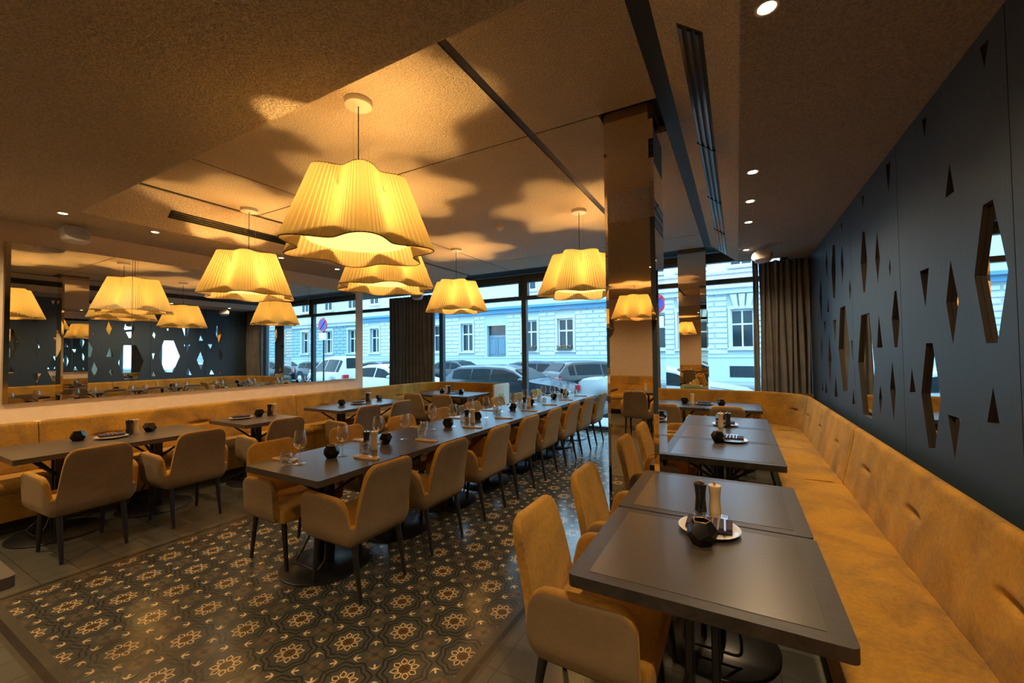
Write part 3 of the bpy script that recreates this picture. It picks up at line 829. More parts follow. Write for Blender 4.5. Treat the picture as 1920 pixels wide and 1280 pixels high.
for i, x in enumerate((-2.6, -1.6, -.9)):
    place('restaurant_table', TW, (x, -2.65, 0), 0, 'dark table behind the camera, %s one in the pillar reflection' % ['left', 'middle', 'right'][i], 'table', 'tables behind the camera')
# corner of a table at the left edge of the picture
place('restaurant_table', TL, (-2.70, .098, 0), 0, 'dark table whose corner shows at the bottom left picture edge', 'table')

# ------------------------------------------------------------------ benches
PROF_SEAT = [(.25, .40), (.25, .462), (.33, .474), (.45, .472), (.58, .470), (.635, .462), (.662, .440), (.668, .405), (.66, .365), (.64, .352), (.25, .352)]
PROF_BACK = [(.12, .30), (.12, .88), (.125, .905), (.145, .918), (.165, .915), (.178, .895), (.186, .85), (.205, .74), (.222, .64), (.236, .56), (.248, .49), (.252, .455), (.235, .43), (.22, .30)]
PROF_BASE = [(.14, .12), (.14, .36), (.655, .36), (.655, .35), (.645, .13), (.63, .12)]
PROF_KICK = [(.20, 0), (.20, .12), (.47, .12), (.47, 0)]
def sweep(bm, secs, prof, endcap=True, puff=None):
    rows = []
    N = len(secs)
    for i, (p, n) in enumerate(secs):
        row = []
        for k, (d, z) in enumerate(prof):
            dd, zz = d, z
            if puff: dd, zz = puff(i, N, k, d, z, p)
            row.append(bm.verts.new((p[0] + n[0] * dd, p[1] + n[1] * dd, zz)))
        rows.append(row)
    R = len(prof)
    for A, C in zip(rows, rows[1:]):
        for k in range(R): bm.faces.new((A[k], A[(k + 1) % R], C[(k + 1) % R], C[k]))
    for q in (rows[0], rows[-1]): bm.faces.new(q)
def path_secs(path_pts):
    """path: list of ((x,y),(nx,ny)) resampled already"""
    return path_pts
def straight(p0, p1, n, step=.03):
    L = math.hypot(p1[0] - p0[0], p1[1] - p0[1]); k = max(2, int(L / step))
    return [((p0[0] + (p1[0] - p0[0]) * i / k, p0[1] + (p1[1] - p0[1]) * i / k), n) for i in range(k + 1)]
def arc(cx, cy, r, a0, a1, k=26):
    out = []
    for i in range(k + 1):
        a = math.radians(a0 + (a1 - a0) * i / k); out.append(((cx + r * math.cos(a), cy + r * math.sin(a)), (-math.cos(a), -math.sin(a))))
    return out
def banquette(secs, label, group=None, tuft=.86, light_end=False):
    L = [0]
    for a, b_ in zip(secs, secs[1:]): L.append(L[-1] + math.hypot(b_[0][0] - a[0][0], b_[0][1] - a[0][1]))
    tot = L[-1]
    def edge(i): return min(L[i], tot - L[i])
    def pback(i, N, k, d, z, p):
        e = edge(i); s = math.exp(-(e / .02) ** 2)
        d2 = d - (.012 * s if d > .15 else 0); z2 = z - (.010 * s if z > .85 else 0)
        if d > .16 and z > .45:
            t = (L[i] + .43) / tuft; dist = abs(t - round(t)) * tuft
            g = max(0, 1 - (dist / .13) ** 2) * math.exp(-((z - .70) / .016) ** 2)
            d2 -= .030 * g
            d2 += .006 * math.sin(L[i] * 7) * math.sin((z - .45) * 7) + .003 * math.sin(L[i] * 23 + z * 9)
        return d2, z2
    def pseat(i, N, k, d, z, p):
        e = edge(i); s = math.exp(-(e / .018) ** 2)
        z2 = z - (.012 * s if z > .45 else 0)
        if z > .455 and .3 < d < .64: z2 += .005 * math.sin(L[i] * 6 + d * 5) + .003 * math.sin(L[i] * 17 - d * 11)
        if .3 < d < .6:
            t = (L[i] + .2) / tuft; dist = abs(t - round(t)) * tuft
            z2 -= .010 * math.exp(-(dist / .05) ** 2) * math.exp(-((d - .46) / .05) ** 2)
        return (d - (.006 * s if d > .6 else 0)), z2
    # finer profiles so that the tufting reads
    def refine(pr, mx):
        out = []
        for a, b_ in zip(pr, pr[1:] + pr[:1]):
            n = max(1, int(math.hypot(b_[0] - a[0], b_[1] - a[1]) / mx)); out += [(a[0] + (b_[0] - a[0]) * i / n, a[1] + (b_[1] - a[1]) * i / n) for i in range(n)]
        return out
    p0 = secs[len(secs) // 2][0]
    t = link('banquette', None, None, (p0[0], p0[1], 0), label=label, cat='bench', group=group)
    S = [((p[0] - p0[0], p[1] - p0[1]), n) for p, n in secs]
    bm = B(); sweep(bm, S, refine(PROF_SEAT, .04), puff=pseat); link('seat', finish(bm, 'seat', M['bench'], True, 60), t)
    bm = B(); sweep(bm, S, refine(PROF_BACK, .012), puff=pback); link('backrest', finish(bm, 'backrest', M['bench'], True, 60), t)
    bm = B(); sweep(bm, S, PROF_BASE); link('base', finish(bm, 'base', M['bench'], False), t)
    bm = B(); sweep(bm, S, PROF_KICK); link('plinth', finish(bm, 'plinth', M['bench_dark']), t)
    return t
xw = XR; cr = .78; yb = 7.345
nR = (-1, 0)
banquette(straight((xw, -1.2), (xw, 1.497), nR), 'gold velvet bench section along the right wall, nearest the camera and cut by the frame', 'right bench sections')
banquette(straight((xw, 1.503), (xw, 4.147), nR), 'long gold velvet bench section under the large hexagonal opening on the right wall', 'right bench sections')
banquette(straight((xw, 4.153), (xw, yb - cr), nR), 'gold velvet bench section on the right wall, next to the corner', 'right bench sections')
banquette(arc(xw - cr, yb - cr, cr, 0, 90) + straight((xw - cr - .001, yb), (-1.22, yb), (0, -1))[1:], 'curved gold velvet bench turning the far right corner under the curtain', 'right bench sections')
# left: wall line sits a little in front of the wall
xl = -6.16; yl = 7.345
banquette(straight((xl, 1.297), (xl, -1.2), (1, 0)), 'gold velvet bench section along the left wall, cut by the left picture edge', 'left bench sections')
banquette(straight((xl, 3.947), (xl, 1.303), (1, 0)), 'gold velvet bench section below the mirror behind the left tables', 'left bench sections')
banquette(straight((xl, yl - cr), (xl, 3.953), (1, 0)), 'gold velvet bench section on the left wall towards the window', 'left bench sections')
ends = straight((-4.10, yl), (xl + cr + .001, yl), (0, -1)) + arc(xl + cr, yl - cr, cr, 90, 180)[1:]
banquette(ends, 'curved gold velvet bench turning the far left corner before the curtain', 'left bench sections')
# end panel of that bench
bm = B(); box(bm, -.02, .02, -.67, -.10, 0, .925); bevel(bm, .008, 2)
link('bench_end_panel', finish(bm, 'bench_end_panel', M['wall'], True, 40), loc=(-4.075, yl, 0), label='upright padded end panel closing the left window bench', cat='panel')
# ledges behind the benches
bm = B(); box(bm, -4.1, -6.2, yl - .115, yl + .02, .0, .885); link('bench_ledge', finish(bm, 'bench_ledge', M['ledge']), label='brown ledge behind the left window bench', cat='ledge')
bm = B(); box(bm, XR - .02, -1.22, yb - .115, yb + .03, .0, .885); link('bench_ledge', finish(bm, 'bench_ledge', M['ledge']), label='brown ledge behind the right window bench below the curtain', cat='ledge')
bm = B(); box(bm, XL + .003, xl + .11, -1.2, 5.60, 0, .88); link('bench_ledge', finish(bm, 'bench_ledge', M['wall']), label='cream ledge between the left bench and the mirror wall', cat='ledge')
bm = B(); box(bm, XL - .35, XL - .30 + .19, 5.63, 7.3, 0, .84); link('bench_ledge', finish(bm, 'bench_ledge', M['ledge']), label='dark ledge beyond the end of the left wall', cat='ledge')
# booth behind the camera
banquette(straight((-3.6, YB + .01), (-.3, YB + .01), (0, 1), .1), 'gold velvet bench on the rear wall behind the camera')

# ------------------------------------------------------------------ table ware
def tilt_me(bm): return bm
def dodeca_kit():
    ph = (1 + 5 ** .5) / 2; V = []
    for a in (-1, 1):
        for b_ in (-1, 1):
            for c in (-1, 1): V.append((a, b_, c))
            V += [(0, a / ph, b_ * ph), (a / ph, b_ * ph, 0), (a * ph, 0, b_ / ph)]
    nrm = Vector((1, 0, ph)).normalized(); R = nrm.rotation_difference(Vector((0, 0, 1))).to_matrix()
    s = .058 / math.sqrt(3)
    bm = B(); vs = [bm.verts.new(R @ (Vector(v) * s)) for v in V]
    bmesh.ops.convex_hull(bm, input=bm.verts)
    bmesh.ops.dissolve_limit(bm, angle_limit=.05, verts=bm.verts, edges=bm.edges)
    zt = max(v.co.z for v in bm.verts); zb_ = min(v.co.z for v in bm.verts)
    tops = [v.co.copy() for v in bm.verts if v.co.z > zt - 1e-4]
    tf = [f for f in bm.faces if all(v.co.z > zt - 1e-4 for v in f.verts)]
    bmesh.ops.delete(bm, geom=tf, context='FACES_ONLY')
    tops.sort(key=lambda p: math.atan2(p.y, p.x))
    # inner cavity
    inn = [bm.verts.new((p.x * .9, p.y * .9, p.z)) for p in tops]; low = [bm.verts.new((p.x * .95, p.y * .95, p.z - .05)) for p in tops]
    outer = sorted([v for v in bm.verts if v.co.z > zt - 1e-4 and v not in inn], key=lambda v: math.atan2(v.co.y, v.co.x))
    for i in range(5):
        j = (i + 1) % 5
        bm.faces.new((outer[i], outer[j], inn[j], inn[i])); bm.faces.new((inn[i], inn[j], low[j], low[i]))
    bm.faces.new(low)
    for v in bm.verts: v.co.z -= zb_
    body = finish(bm, 'body', M['black_gloss'])
    bm = B(); tube(bm, [(p.x * .95, p.y * .95, zt - zb_ + .001) for p in tops], .0022, 6, True)
    return [('body', body, [('rim', finish(bm, 'rim', M['brass'], True))])]
DK = dodeca_kit()
def mill_kit(mat):
    bm = B(); lathe(bm, [(0, 0), (.027, 0), (.028, .004), (.026, .03), (.0225, .075), (.0225, .09), (.026, .125), (.0285, .142), (.0275, .146), (0, .147)], 28)
    body = finish(bm, 'body', mat, True, 50)
    bm = B(); lathe(bm, [(0, .147), (.006, .147), (.006, .153), (.007, .156), (.006, .160), (0, .161)], 14)
    return [('body', body), ('knob', finish(bm, 'knob', M['brass'], True, 50))]
MB_, MC = mill_kit(M['mill_black']), mill_kit(M['mill_cream'])
def wine_kit():
    bm = B(); lathe(bm, [(0, .100), (.012, .101), (.028, .112), (.040, .130), (.043, .145), (.040, .175), (.034, .205), (.031, .222)], 28)
    bowl = finish(bm, 'bowl', M['glassware'], True)
    bm = B(); lathe(bm, [(.0045, .006), (.0032, .03), (.003, .07), (.005, .095), (.010, .101)], 12)
    st = finish(bm, 'stem', M['glassware'], True)
    bm = B(); lathe(bm, [(0, .001), (.034, .001), (.036, .0025), (.02, .004), (.0045, .007), (0, .008)], 28)
    return [('bowl', bowl), ('stem', st), ('foot', finish(bm, 'foot', M['glassware'], True, 50))]
WK = wine_kit()
bm = B(); lathe(bm, [(0, .002), (.033, .002), (.036, .006), (.040, .088), (.0385, .090), (.0365, .088), (.033, .014), (0, .012)], 28)
TUMB = finish(bm, 'tumbler', M['crystal'], True, 40)
def board_me():
    bm = B()
    poly = [(-.11, -.022), (-.09, -.034), (.09, -.030), (.112, -.022), (.112, .020), (.09, .030), (-.09, .034), (-.11, .022)]
    prism(bm, poly, 'z', 0.001, .012); return finish(bm, 'board', M['board'])
BOARD = board_me()
def fork_me(): 
    bm = B(); box(bm, -.085, .045, -.0035, .0035, 0, .0025); box(bm, .045, .062, -.011, .011, 0, .0025)
    for k in range(4): box(bm, .062, .098, -.0105 + k * .0062, -.0078 + k * .0062, 0, .0025)
    return finish(bm, 'fork', M['steel'])
def knife_me():
    bm = B(); prism(bm, [(-.10, -.005), (.0, -.006), (.01, -.010), (.09, -.008), (.105, .004), (.0, .006), (-.10, .005)], 'z', 0, .003); return finish(bm, 'knife', M['steel'])
FORK, KNIFE = fork_me(), knife_me()
bm = B(); lathe(bm, [(0, .003), (.05, .003), (.08, .006), (.118, .014), (.124, .018), (.119, .019), (.078, .009), (0, .007)], 40)
PLATE = finish(bm, 'plate', M['porcelain'], True, 50)
bm = B(); box(bm, -.09, .09, -.055, .055, 0, .010); box(bm, -.088, .09, -.053, .055, .0115, .020); bevel(bm, .003, 2)
NAPK = finish(bm, 'napkin', M['napkin_purple'], True, 50)

TZ = .7501
def candle(x, y, where, grp, z=TZ): place('candle_holder', DK, (x, y, z), random.uniform(0, 6), 'black faceted candle holder ' + where, 'candle holder', grp, 1.02)
def mills(x, y, where, grp, z=TZ, sep=(.0, .06)):
    place('pepper_mill', MB_, (x - sep[0] / 2, y - sep[1] / 2, z), 0, 'black waisted pepper mill ' + where, 'pepper mill', grp)
    place('salt_mill', MC, (x + sep[0] / 2, y + sep[1] / 2, z), 0, 'cream waisted salt mill ' + where, 'salt mill', grp)
def plateset(x, y, a, where, grp, z=TZ, n=4):
    link('plate', PLATE, None, (x, y, z), 0, 'white round plate ' + where, 'plate', grp)
    link('napkin', NAPK, None, (x, y, z + .0205), a, 'dark violet folded napkin on the plate ' + where, 'napkin', grp)
    for k in range(n):
        o = link('fork', FORK, None, (x + math.cos(a) * (k - (n - 1) / 2) * .0245, y + math.sin(a) * (k - (n - 1) / 2) * .0245, z + .0412), a + PI / 2 + .03 * ((k * 7) % 3 - 1), 'steel fork on the napkin ' + where, 'fork', 'forks on the napkin ' + where)
# long table
for t in range(4):
    y0 = 1.655 + 1.43 * t; w = 'on the long table, %s from its near end'
    gz = TZ - .0012 + .0012
    candle(-2.715, y0 + .43, w % ORD[2 * t], 'candle holders on the long table'); candle(-2.70, y0 + .96, w % ORD[2 * t + 1], 'candle holders on the long table')
    mills(-2.665, y0 + .76, 'in the %s pair on the long table' % ORD[t], 'mills on the long table', sep=(.058, .03))
for i, y in enumerate((1.975, 2.65, 3.375, 4.04, 4.72, 5.41, 6.07, 6.77)):
    yb_ = y + .22; w = 'on the near side of the long table, setting %s' % ('one two three four five six seven eight'.split()[i])
    link('serving_board', BOARD, None, (-2.46, yb_, TZ), .15 + random.uniform(-.1, .1), 'tan wooden board ' + w, 'board', 'boards on the near side of the long table')
    link('knife', KNIFE, None, (-2.462, yb_ - .010, TZ + .0123), .10, 'steel knife on the board ' + w, 'knife', 'knives on the long table')
    link('fork', FORK, None, (-2.462, yb_ + .012, TZ + .0123), .2, 'steel fork on the board ' + w, 'fork', 'forks on the long table')
    place('wine_glass', WK, (-2.685, yb_ - .035, TZ), 0, 'empty wine glass ' + w, 'wine glass', 'wine glasses on the long table', 1.08)
    link('tumbler', TUMB, None, (-2.60, yb_ + .10, TZ), 0, 'cut crystal tumbler ' + w, 'tumbler', 'tumblers on the long table')
for i, y in enumerate((1.99, 2.72, 3.45, 4.13, 4.86, 5.55, 6.22, 6.95)):
    yb_ = y - .11; w = 'on the far side of the long table, setting %s' % ('one two three four five six seven eight'.split()[i])
    link('serving_board', BOARD, None, (-2.97, yb_, TZ), .1 + random.uniform(-.1, .1), 'tan wooden board ' + w, 'board', 'boards on the far side of the long table')
    link('knife', KNIFE, None, (-2.97, yb_ + .010, TZ + .0123), .15, 'steel knife on the board ' + w, 'knife', 'knives on the long table')
    link('fork', FORK, None, (-2.97, yb_ - .012, TZ + .0123), .05, 'steel fork on the board ' + w, 'fork', 'forks on the long table')
    place('wine_glass', WK, (-2.77, yb_ - .015, TZ), 0, 'empty wine glass ' + w, 'wine glass', 'wine glasses on the long table', 1.08)
    link('tumbler', TUMB, None, (-2.815, yb_ - .09, TZ), 0, 'cut crystal tumbler ' + w, 'tumbler', 'tumblers on the long table')
# left bench tables
G1 = 'ware on the left bench tables'
candle(-5.43, 1.43, 'on the table at the left picture edge', G1); plateset(-5.32, 1.63, 1.4, 'between the two candle holders at far left', G1, n=3)
mills(-5.37, 1.80, 'on the left edge tables', G1, sep=(0, .05)); candle(-5.39, 1.95, 'beside the leftmost mills', G1)
plateset(-5.42, 2.86, 1.3, 'on the single left table', G1, n=3); candle(-5.38, 3.06, 'on the single left table', G1); mills(-5.34, 3.20, 'on the single left table', G1, sep=(.01, .055))
candle(-5.33, 4.27, 'at the near end of the double left table', G1); plateset(-5.27, 4.53, 1.4, 'on the double left table', G1, n=3)
mills(-5.36, 4.82, 'on the double left table', G1, sep=(.0, .058)); candle(-5.36, 5.05, 'at the far end of the double left table', G1)
candle(-5.12, 6.45, 'left on the left window table', G1, TZ + .0012); mills(-4.99, 6.46, 'on the left window table', G1, TZ + .0012, sep=(-.058, .0))
plateset(-4.83, 6.48, 0, 'on the left window table', G1, TZ + .0012, n=3); candle(-4.66, 6.45, 'right on the left window table', G1, TZ + .0012)
# right tables
z1 = TZ + .0012; G2 = 'ware on the right bench tables'
candle(-.143, 1.835, 'in the foreground on the nearest right table', G2, z1)
plateset(-.125, 1.985, 0.0, 'in the foreground behind the candle holder', G2, z1, n=6)
mills(-.140, 2.165, 'in the foreground behind the plate', G2, z1, sep=(.062, .0))
candle(-.16, 3.92, 'on the third right table', G2, z1); plateset(-.06, 4.02, 0, 'on the fourth right table', G2, z1, n=4)
place('salt_mill', MC, (-.165, 4.68, z1), 0, 'cream waisted salt mill on the fifth right table', 'salt mill', G2)
place('pepper_mill', MB_, (-.10, 4.70, z1), 0, 'black waisted pepper mill on the fifth right table', 'pepper mill', G2)
plateset(-.13, 4.84, 0, 'behind the mills on the fifth right table', G2, z1, n=2); candle(-.175, 4.99, 'behind the mills on the fifth right table', G2, z1)
candle(-.70, 6.56, 'left on the right window table', G2, z1); place('salt_mill', MC, (-.60, 6.60, z1), 0, 'cream waisted salt mill on the right window table', 'salt mill', G2)
plateset(-.44, 6.60, 0, 'on the right window table', G2, z1, n=2); candle(-.22, 6.52, 'right on the right window table', G2, z1)
for i, x in enumerate((-1.6, -.9)):
    place('salt_mill', MC, (x, -2.6, z1), 0, 'cream waisted salt mill behind the camera, %s one' % ('left', 'right')[i], 'salt mill', 'ware behind the camera')

# rattan ball lamp behind the camera (seen at the pillar's edge)
bm = B()
for k in range(16):
    a = random.uniform(0, PI); b_ = random.uniform(0, PI); R = Matrix.Rotation(a, 3, 'X') @ Matrix.Rotation(b_, 3, 'Z')
    tube(bm, [R @ Vector((.24 * math.cos(2 * PI * i / 30), .24 * math.sin(2 * PI * i / 30), 0)) for i in range(30)], .012, 5, True)
t = link('rattan_ball_lamp', None, None, (-2.35, -2.2, 2.0), label='round woven rattan ball lamp behind the camera, at the edge of the pillar mirror', cat='pendant lamp')
link('woven_ball', finish(bm, 'woven_ball', M['rattan'], True), t)
bm = B(); tube(bm, [(0, 0, .24), (0, 0, ZS - 2.0)], .004, 5); link('cord', finish(bm, 'cord', M['leg']), t)

# ------------------------------------------------------------------ outside
bm = B(); box(bm, -70, 70, YW + .12, 10.3, -.4, -.14); link('street_pavement', finish(bm, 'street_pavement', M['pavement']), kind='structure')
bm = B(); box(bm, -70, 70, 10.3, 23.4, -.5, -.30); link('street_road', finish(bm, 'street_road', M['asphalt']), kind='structure')
bm = B(); box(bm, -70, 70, 23.4, 26.2, -.5, -.18); link('street_pavement', finish(bm, 'street_pavement', M['pavement']), kind='structure')
YF = 26.0; SZ = -.18
def facade(name, x0, x1, wins, door, wallmat, uppermat, label, cornice_z, blockmat, cornice_mat, wz=(1.68, 3.80), keystones=False, top=9.5):
    t = link(name, None, None, ((x0 + x1) / 2, YF, SZ), label=label, cat='building')
    cx, cy, cz = t.location
    def part(nm, bm, mat, parent=t): 
        for v in bm.verts: v.co -= Vector((cx, cy, cz))
        return link(nm, finish(bm, nm, mat), parent)
    D = YF + .35
    ww = .56
    # ground floor wall built round its openings
    ops = sorted([(w - ww, w + ww, wz[0], wz[1]) for w in wins] + ([(door - .8, door + .8, SZ, 3.55)] if door is not None else []))
    bm = B(); cur = x0
    for a, b_, za, zb_ in ops:
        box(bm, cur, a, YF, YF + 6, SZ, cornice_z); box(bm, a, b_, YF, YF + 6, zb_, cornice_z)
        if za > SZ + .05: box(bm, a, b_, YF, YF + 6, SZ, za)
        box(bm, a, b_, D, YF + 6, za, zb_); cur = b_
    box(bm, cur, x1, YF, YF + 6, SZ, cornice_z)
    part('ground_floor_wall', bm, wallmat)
    # rusticated blocks between openings
    bm = B(); cur = x0 + .05; z = 1.30; h = .30
    gaps = []
    for a, b_, za, zb_ in ops: gaps.append((cur, a - .14)); cur = b_ + .14
    gaps.append((cur, x1 - .05)); row = 0
    while z < cornice_z - .35:
        for a, b_ in gaps:
            if b_ - a < .3: continue
            n = max(1, round((b_ - a) / .95)); wd = (b_ - a) / n; off = 0 if row % 2 == 0 else .5
            e = [a] + [a + wd * (i + off) for i in range(0 if off else 1, n + (0 if off else 0))] + [b_]
            e = sorted(set(round(q, 4) for q in e))
            for p, q in zip(e, e[1:]):
                if q - p < .15: continue
                vs = box(bm, p + .02, q - .02, YF - .075, YF + .01, z + .03, z + h - .02)
                for v in vs:
                    if v.co.y < YF - .05:
                        v.co.x += .04 if v.co.x < (p + q) / 2 else -.04; v.co.z += .03 if v.co.z < z + h / 2 else -.03
        z += h; row += 1
    part('rustication', bm, blockmat)
    bm = B(); box(bm, x0, x1, YF - .12, YF, SZ, 1.15); box(bm, x0, x1, YF - .18, YF, 1.15, 1.25); part('plinth', bm, M['plinth'])
    bm = B(); box(bm, x0, x1, YF - .28, YF + .1, cornice_z - .40, cornice_z - .12); box(bm, x0, x1, YF - .50, YF + .1, cornice_z - .12, cornice_z + .05); part('cornice', bm, cornice_mat)
    bm = B(); box(bm, x0, x1, YF + .01, YF + 6, cornice_z + .05, top)
    part('upper_wall', bm, uppermat)
    bm = B(); box(bm, x0, x1, YF - .14, YF + .02, cornice_z + .75, cornice_z + .90); part('string_course', bm, M['stone'])
    for w in wins:
        for (za, zb_, dep) in ((wz[0], wz[1], D - .10), (cornice_z + 1.15, cornice_z + 3.3, YF - .02)):
            f = B(); e = .07
            for q in ((w - ww, w - ww + e, za, zb_), (w + ww - e, w + ww, za, zb_), (w - ww + e, w + ww - e, za, za + e), (w - ww + e, w + ww - e, zb_ - e, zb_),
                      (w - .04, w + .04, za + e, zb_ - e), (w - ww + e, w - .04, zb_ - .85, zb_ - .76), (w + .04, w + ww - e, zb_ - .85, zb_ - .76)):
                box(f, q[0], q[1], dep - .06, dep + .02, q[2], q[3])
            fr = part('window_frame', f, M['house_frame'])
            g = B(); box(g, w - ww + e, w + ww - e, dep - .01, dep + .01, za + e, zb_ - e)
            for v in g.verts: v.co -= Vector((cx, cy, cz))
            link('pane', finish(g, 'pane', M['house_glass']), fr)
        s = B(); box(s, w - ww - .2, w + ww + .2, YF - .2, YF + .02, wz[0] - .14, wz[0] - .02)
        box(s, w - ww - .12, w + ww + .12, YF - .16, YF + .02, cornice_z + 1.0, cornice_z + 1.15)
        for sx in (-1, 1): box(s, w + sx * (ww + .07) - .07, w + sx * (ww + .07) + .07, YF - .10, YF + .02, wz[0], wz[1] + .02)
        box(s, w - ww - .16, w + ww + .16, YF - .14, YF + .02, wz[1] + .02, wz[1] + .20)
        if keystones:
            for k in (-1, 0, 1): prism(s, [(w + k * .28 - .1, wz[1] + .05), (w + k * .28 + .1, wz[1] + .05), (w + k * .42 + .16, wz[1] + .85), (w + k * .42 - .16, wz[1] + .85)], 'y', YF - .2, YF)
            box(s, w - ww - .12, w - ww, YF - .13, YF, wz[0], wz[1]); box(s, w + ww, w + ww + .12, YF - .13, YF, wz[0], wz[1])
        part('window_surround', s, M['stone'])
    if door is not None:
        d = B(); box(d, door - .8, door - .02, D - .08, D, SZ, 2.65); box(d, door + .02, door + .8, D - .08, D, SZ, 2.65)
        box(d, door - .8, door + .8, D - .12, D, 2.65, 2.85)
        for sx in (-1, 1):
            for z0, z1_ in ((.2, 1.2), (1.45, 2.45)): box(d, door + sx * .41 - .22, door + sx * .41 + .22, D - .11, D - .07, z0, z1_)
        part('entrance_door', d, M['house_door'])
        g = B(); box(g, door - .8, door + .8, D - .04, D, 2.85, 3.55); part('fanlight', g, M['house_glass'])
    return t
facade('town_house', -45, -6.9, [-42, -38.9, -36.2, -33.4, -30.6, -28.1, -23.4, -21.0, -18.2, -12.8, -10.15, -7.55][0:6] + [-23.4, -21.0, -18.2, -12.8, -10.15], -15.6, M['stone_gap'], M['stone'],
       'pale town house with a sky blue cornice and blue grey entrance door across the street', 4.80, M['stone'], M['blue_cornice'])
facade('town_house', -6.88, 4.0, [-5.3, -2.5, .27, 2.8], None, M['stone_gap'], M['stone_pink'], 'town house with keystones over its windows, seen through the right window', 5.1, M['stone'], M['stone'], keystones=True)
facade('town_house', 4.02, 45, [6.0, 9.0, 12.2, 15.2, 18.2, 21.5, 25, 28.5, 32], None, M['stone_teal'], M['stone'], 'teal rusticated town house seen only in the wall mirror', 4.6, M['stone_teal'], M['stone'])
# basement window of the keystone house
bm = B(); box(bm, .0 - .3, .0 + 1.15, -.02, .0, 0, .62)
link('basement_window', finish(bm, 'basement_window', M['house_glass']), loc=(-.1, YF - .125, .05), label='dark basement window low in the plinth of the keystone house', cat='window')
# flower boxes
for i, w in enumerate((-12.8, -10.15)):
    t = link('flower_box', None, None, (w, YF - .22, 1.66), label='flower box with red blooms on the %s window sill across the street' % ('left', 'right')[i], cat='flower box', group='flower boxes across the street')
    bm = B(); box(bm, -.5, .5, -.12, .1, 0, .14); link('trough', finish(bm, 'trough', M['car_black']), t)
    bm = B()
    for k in range(60):
        p = Vector((random.uniform(-.5, .5), random.uniform(-.14, .08), random.uniform(.12, .30))); bmesh.ops.create_icosphere(bm, subdivisions=1, radius=random.uniform(.03, .06), matrix=Matrix.Translation(p))
    link('foliage', finish(bm, 'foliage', M['foliage']), t)
    bm = B()
    for k in range(22):
        p = Vector((random.uniform(-.5, .5), random.uniform(-.2, .0), random.uniform(.22, .34))); bmesh.ops.create_icosphere(bm, subdivisions=1, radius=.035, matrix=Matrix.Translation(p))
    link('blooms', finish(bm, 'blooms', M['flower']), t)

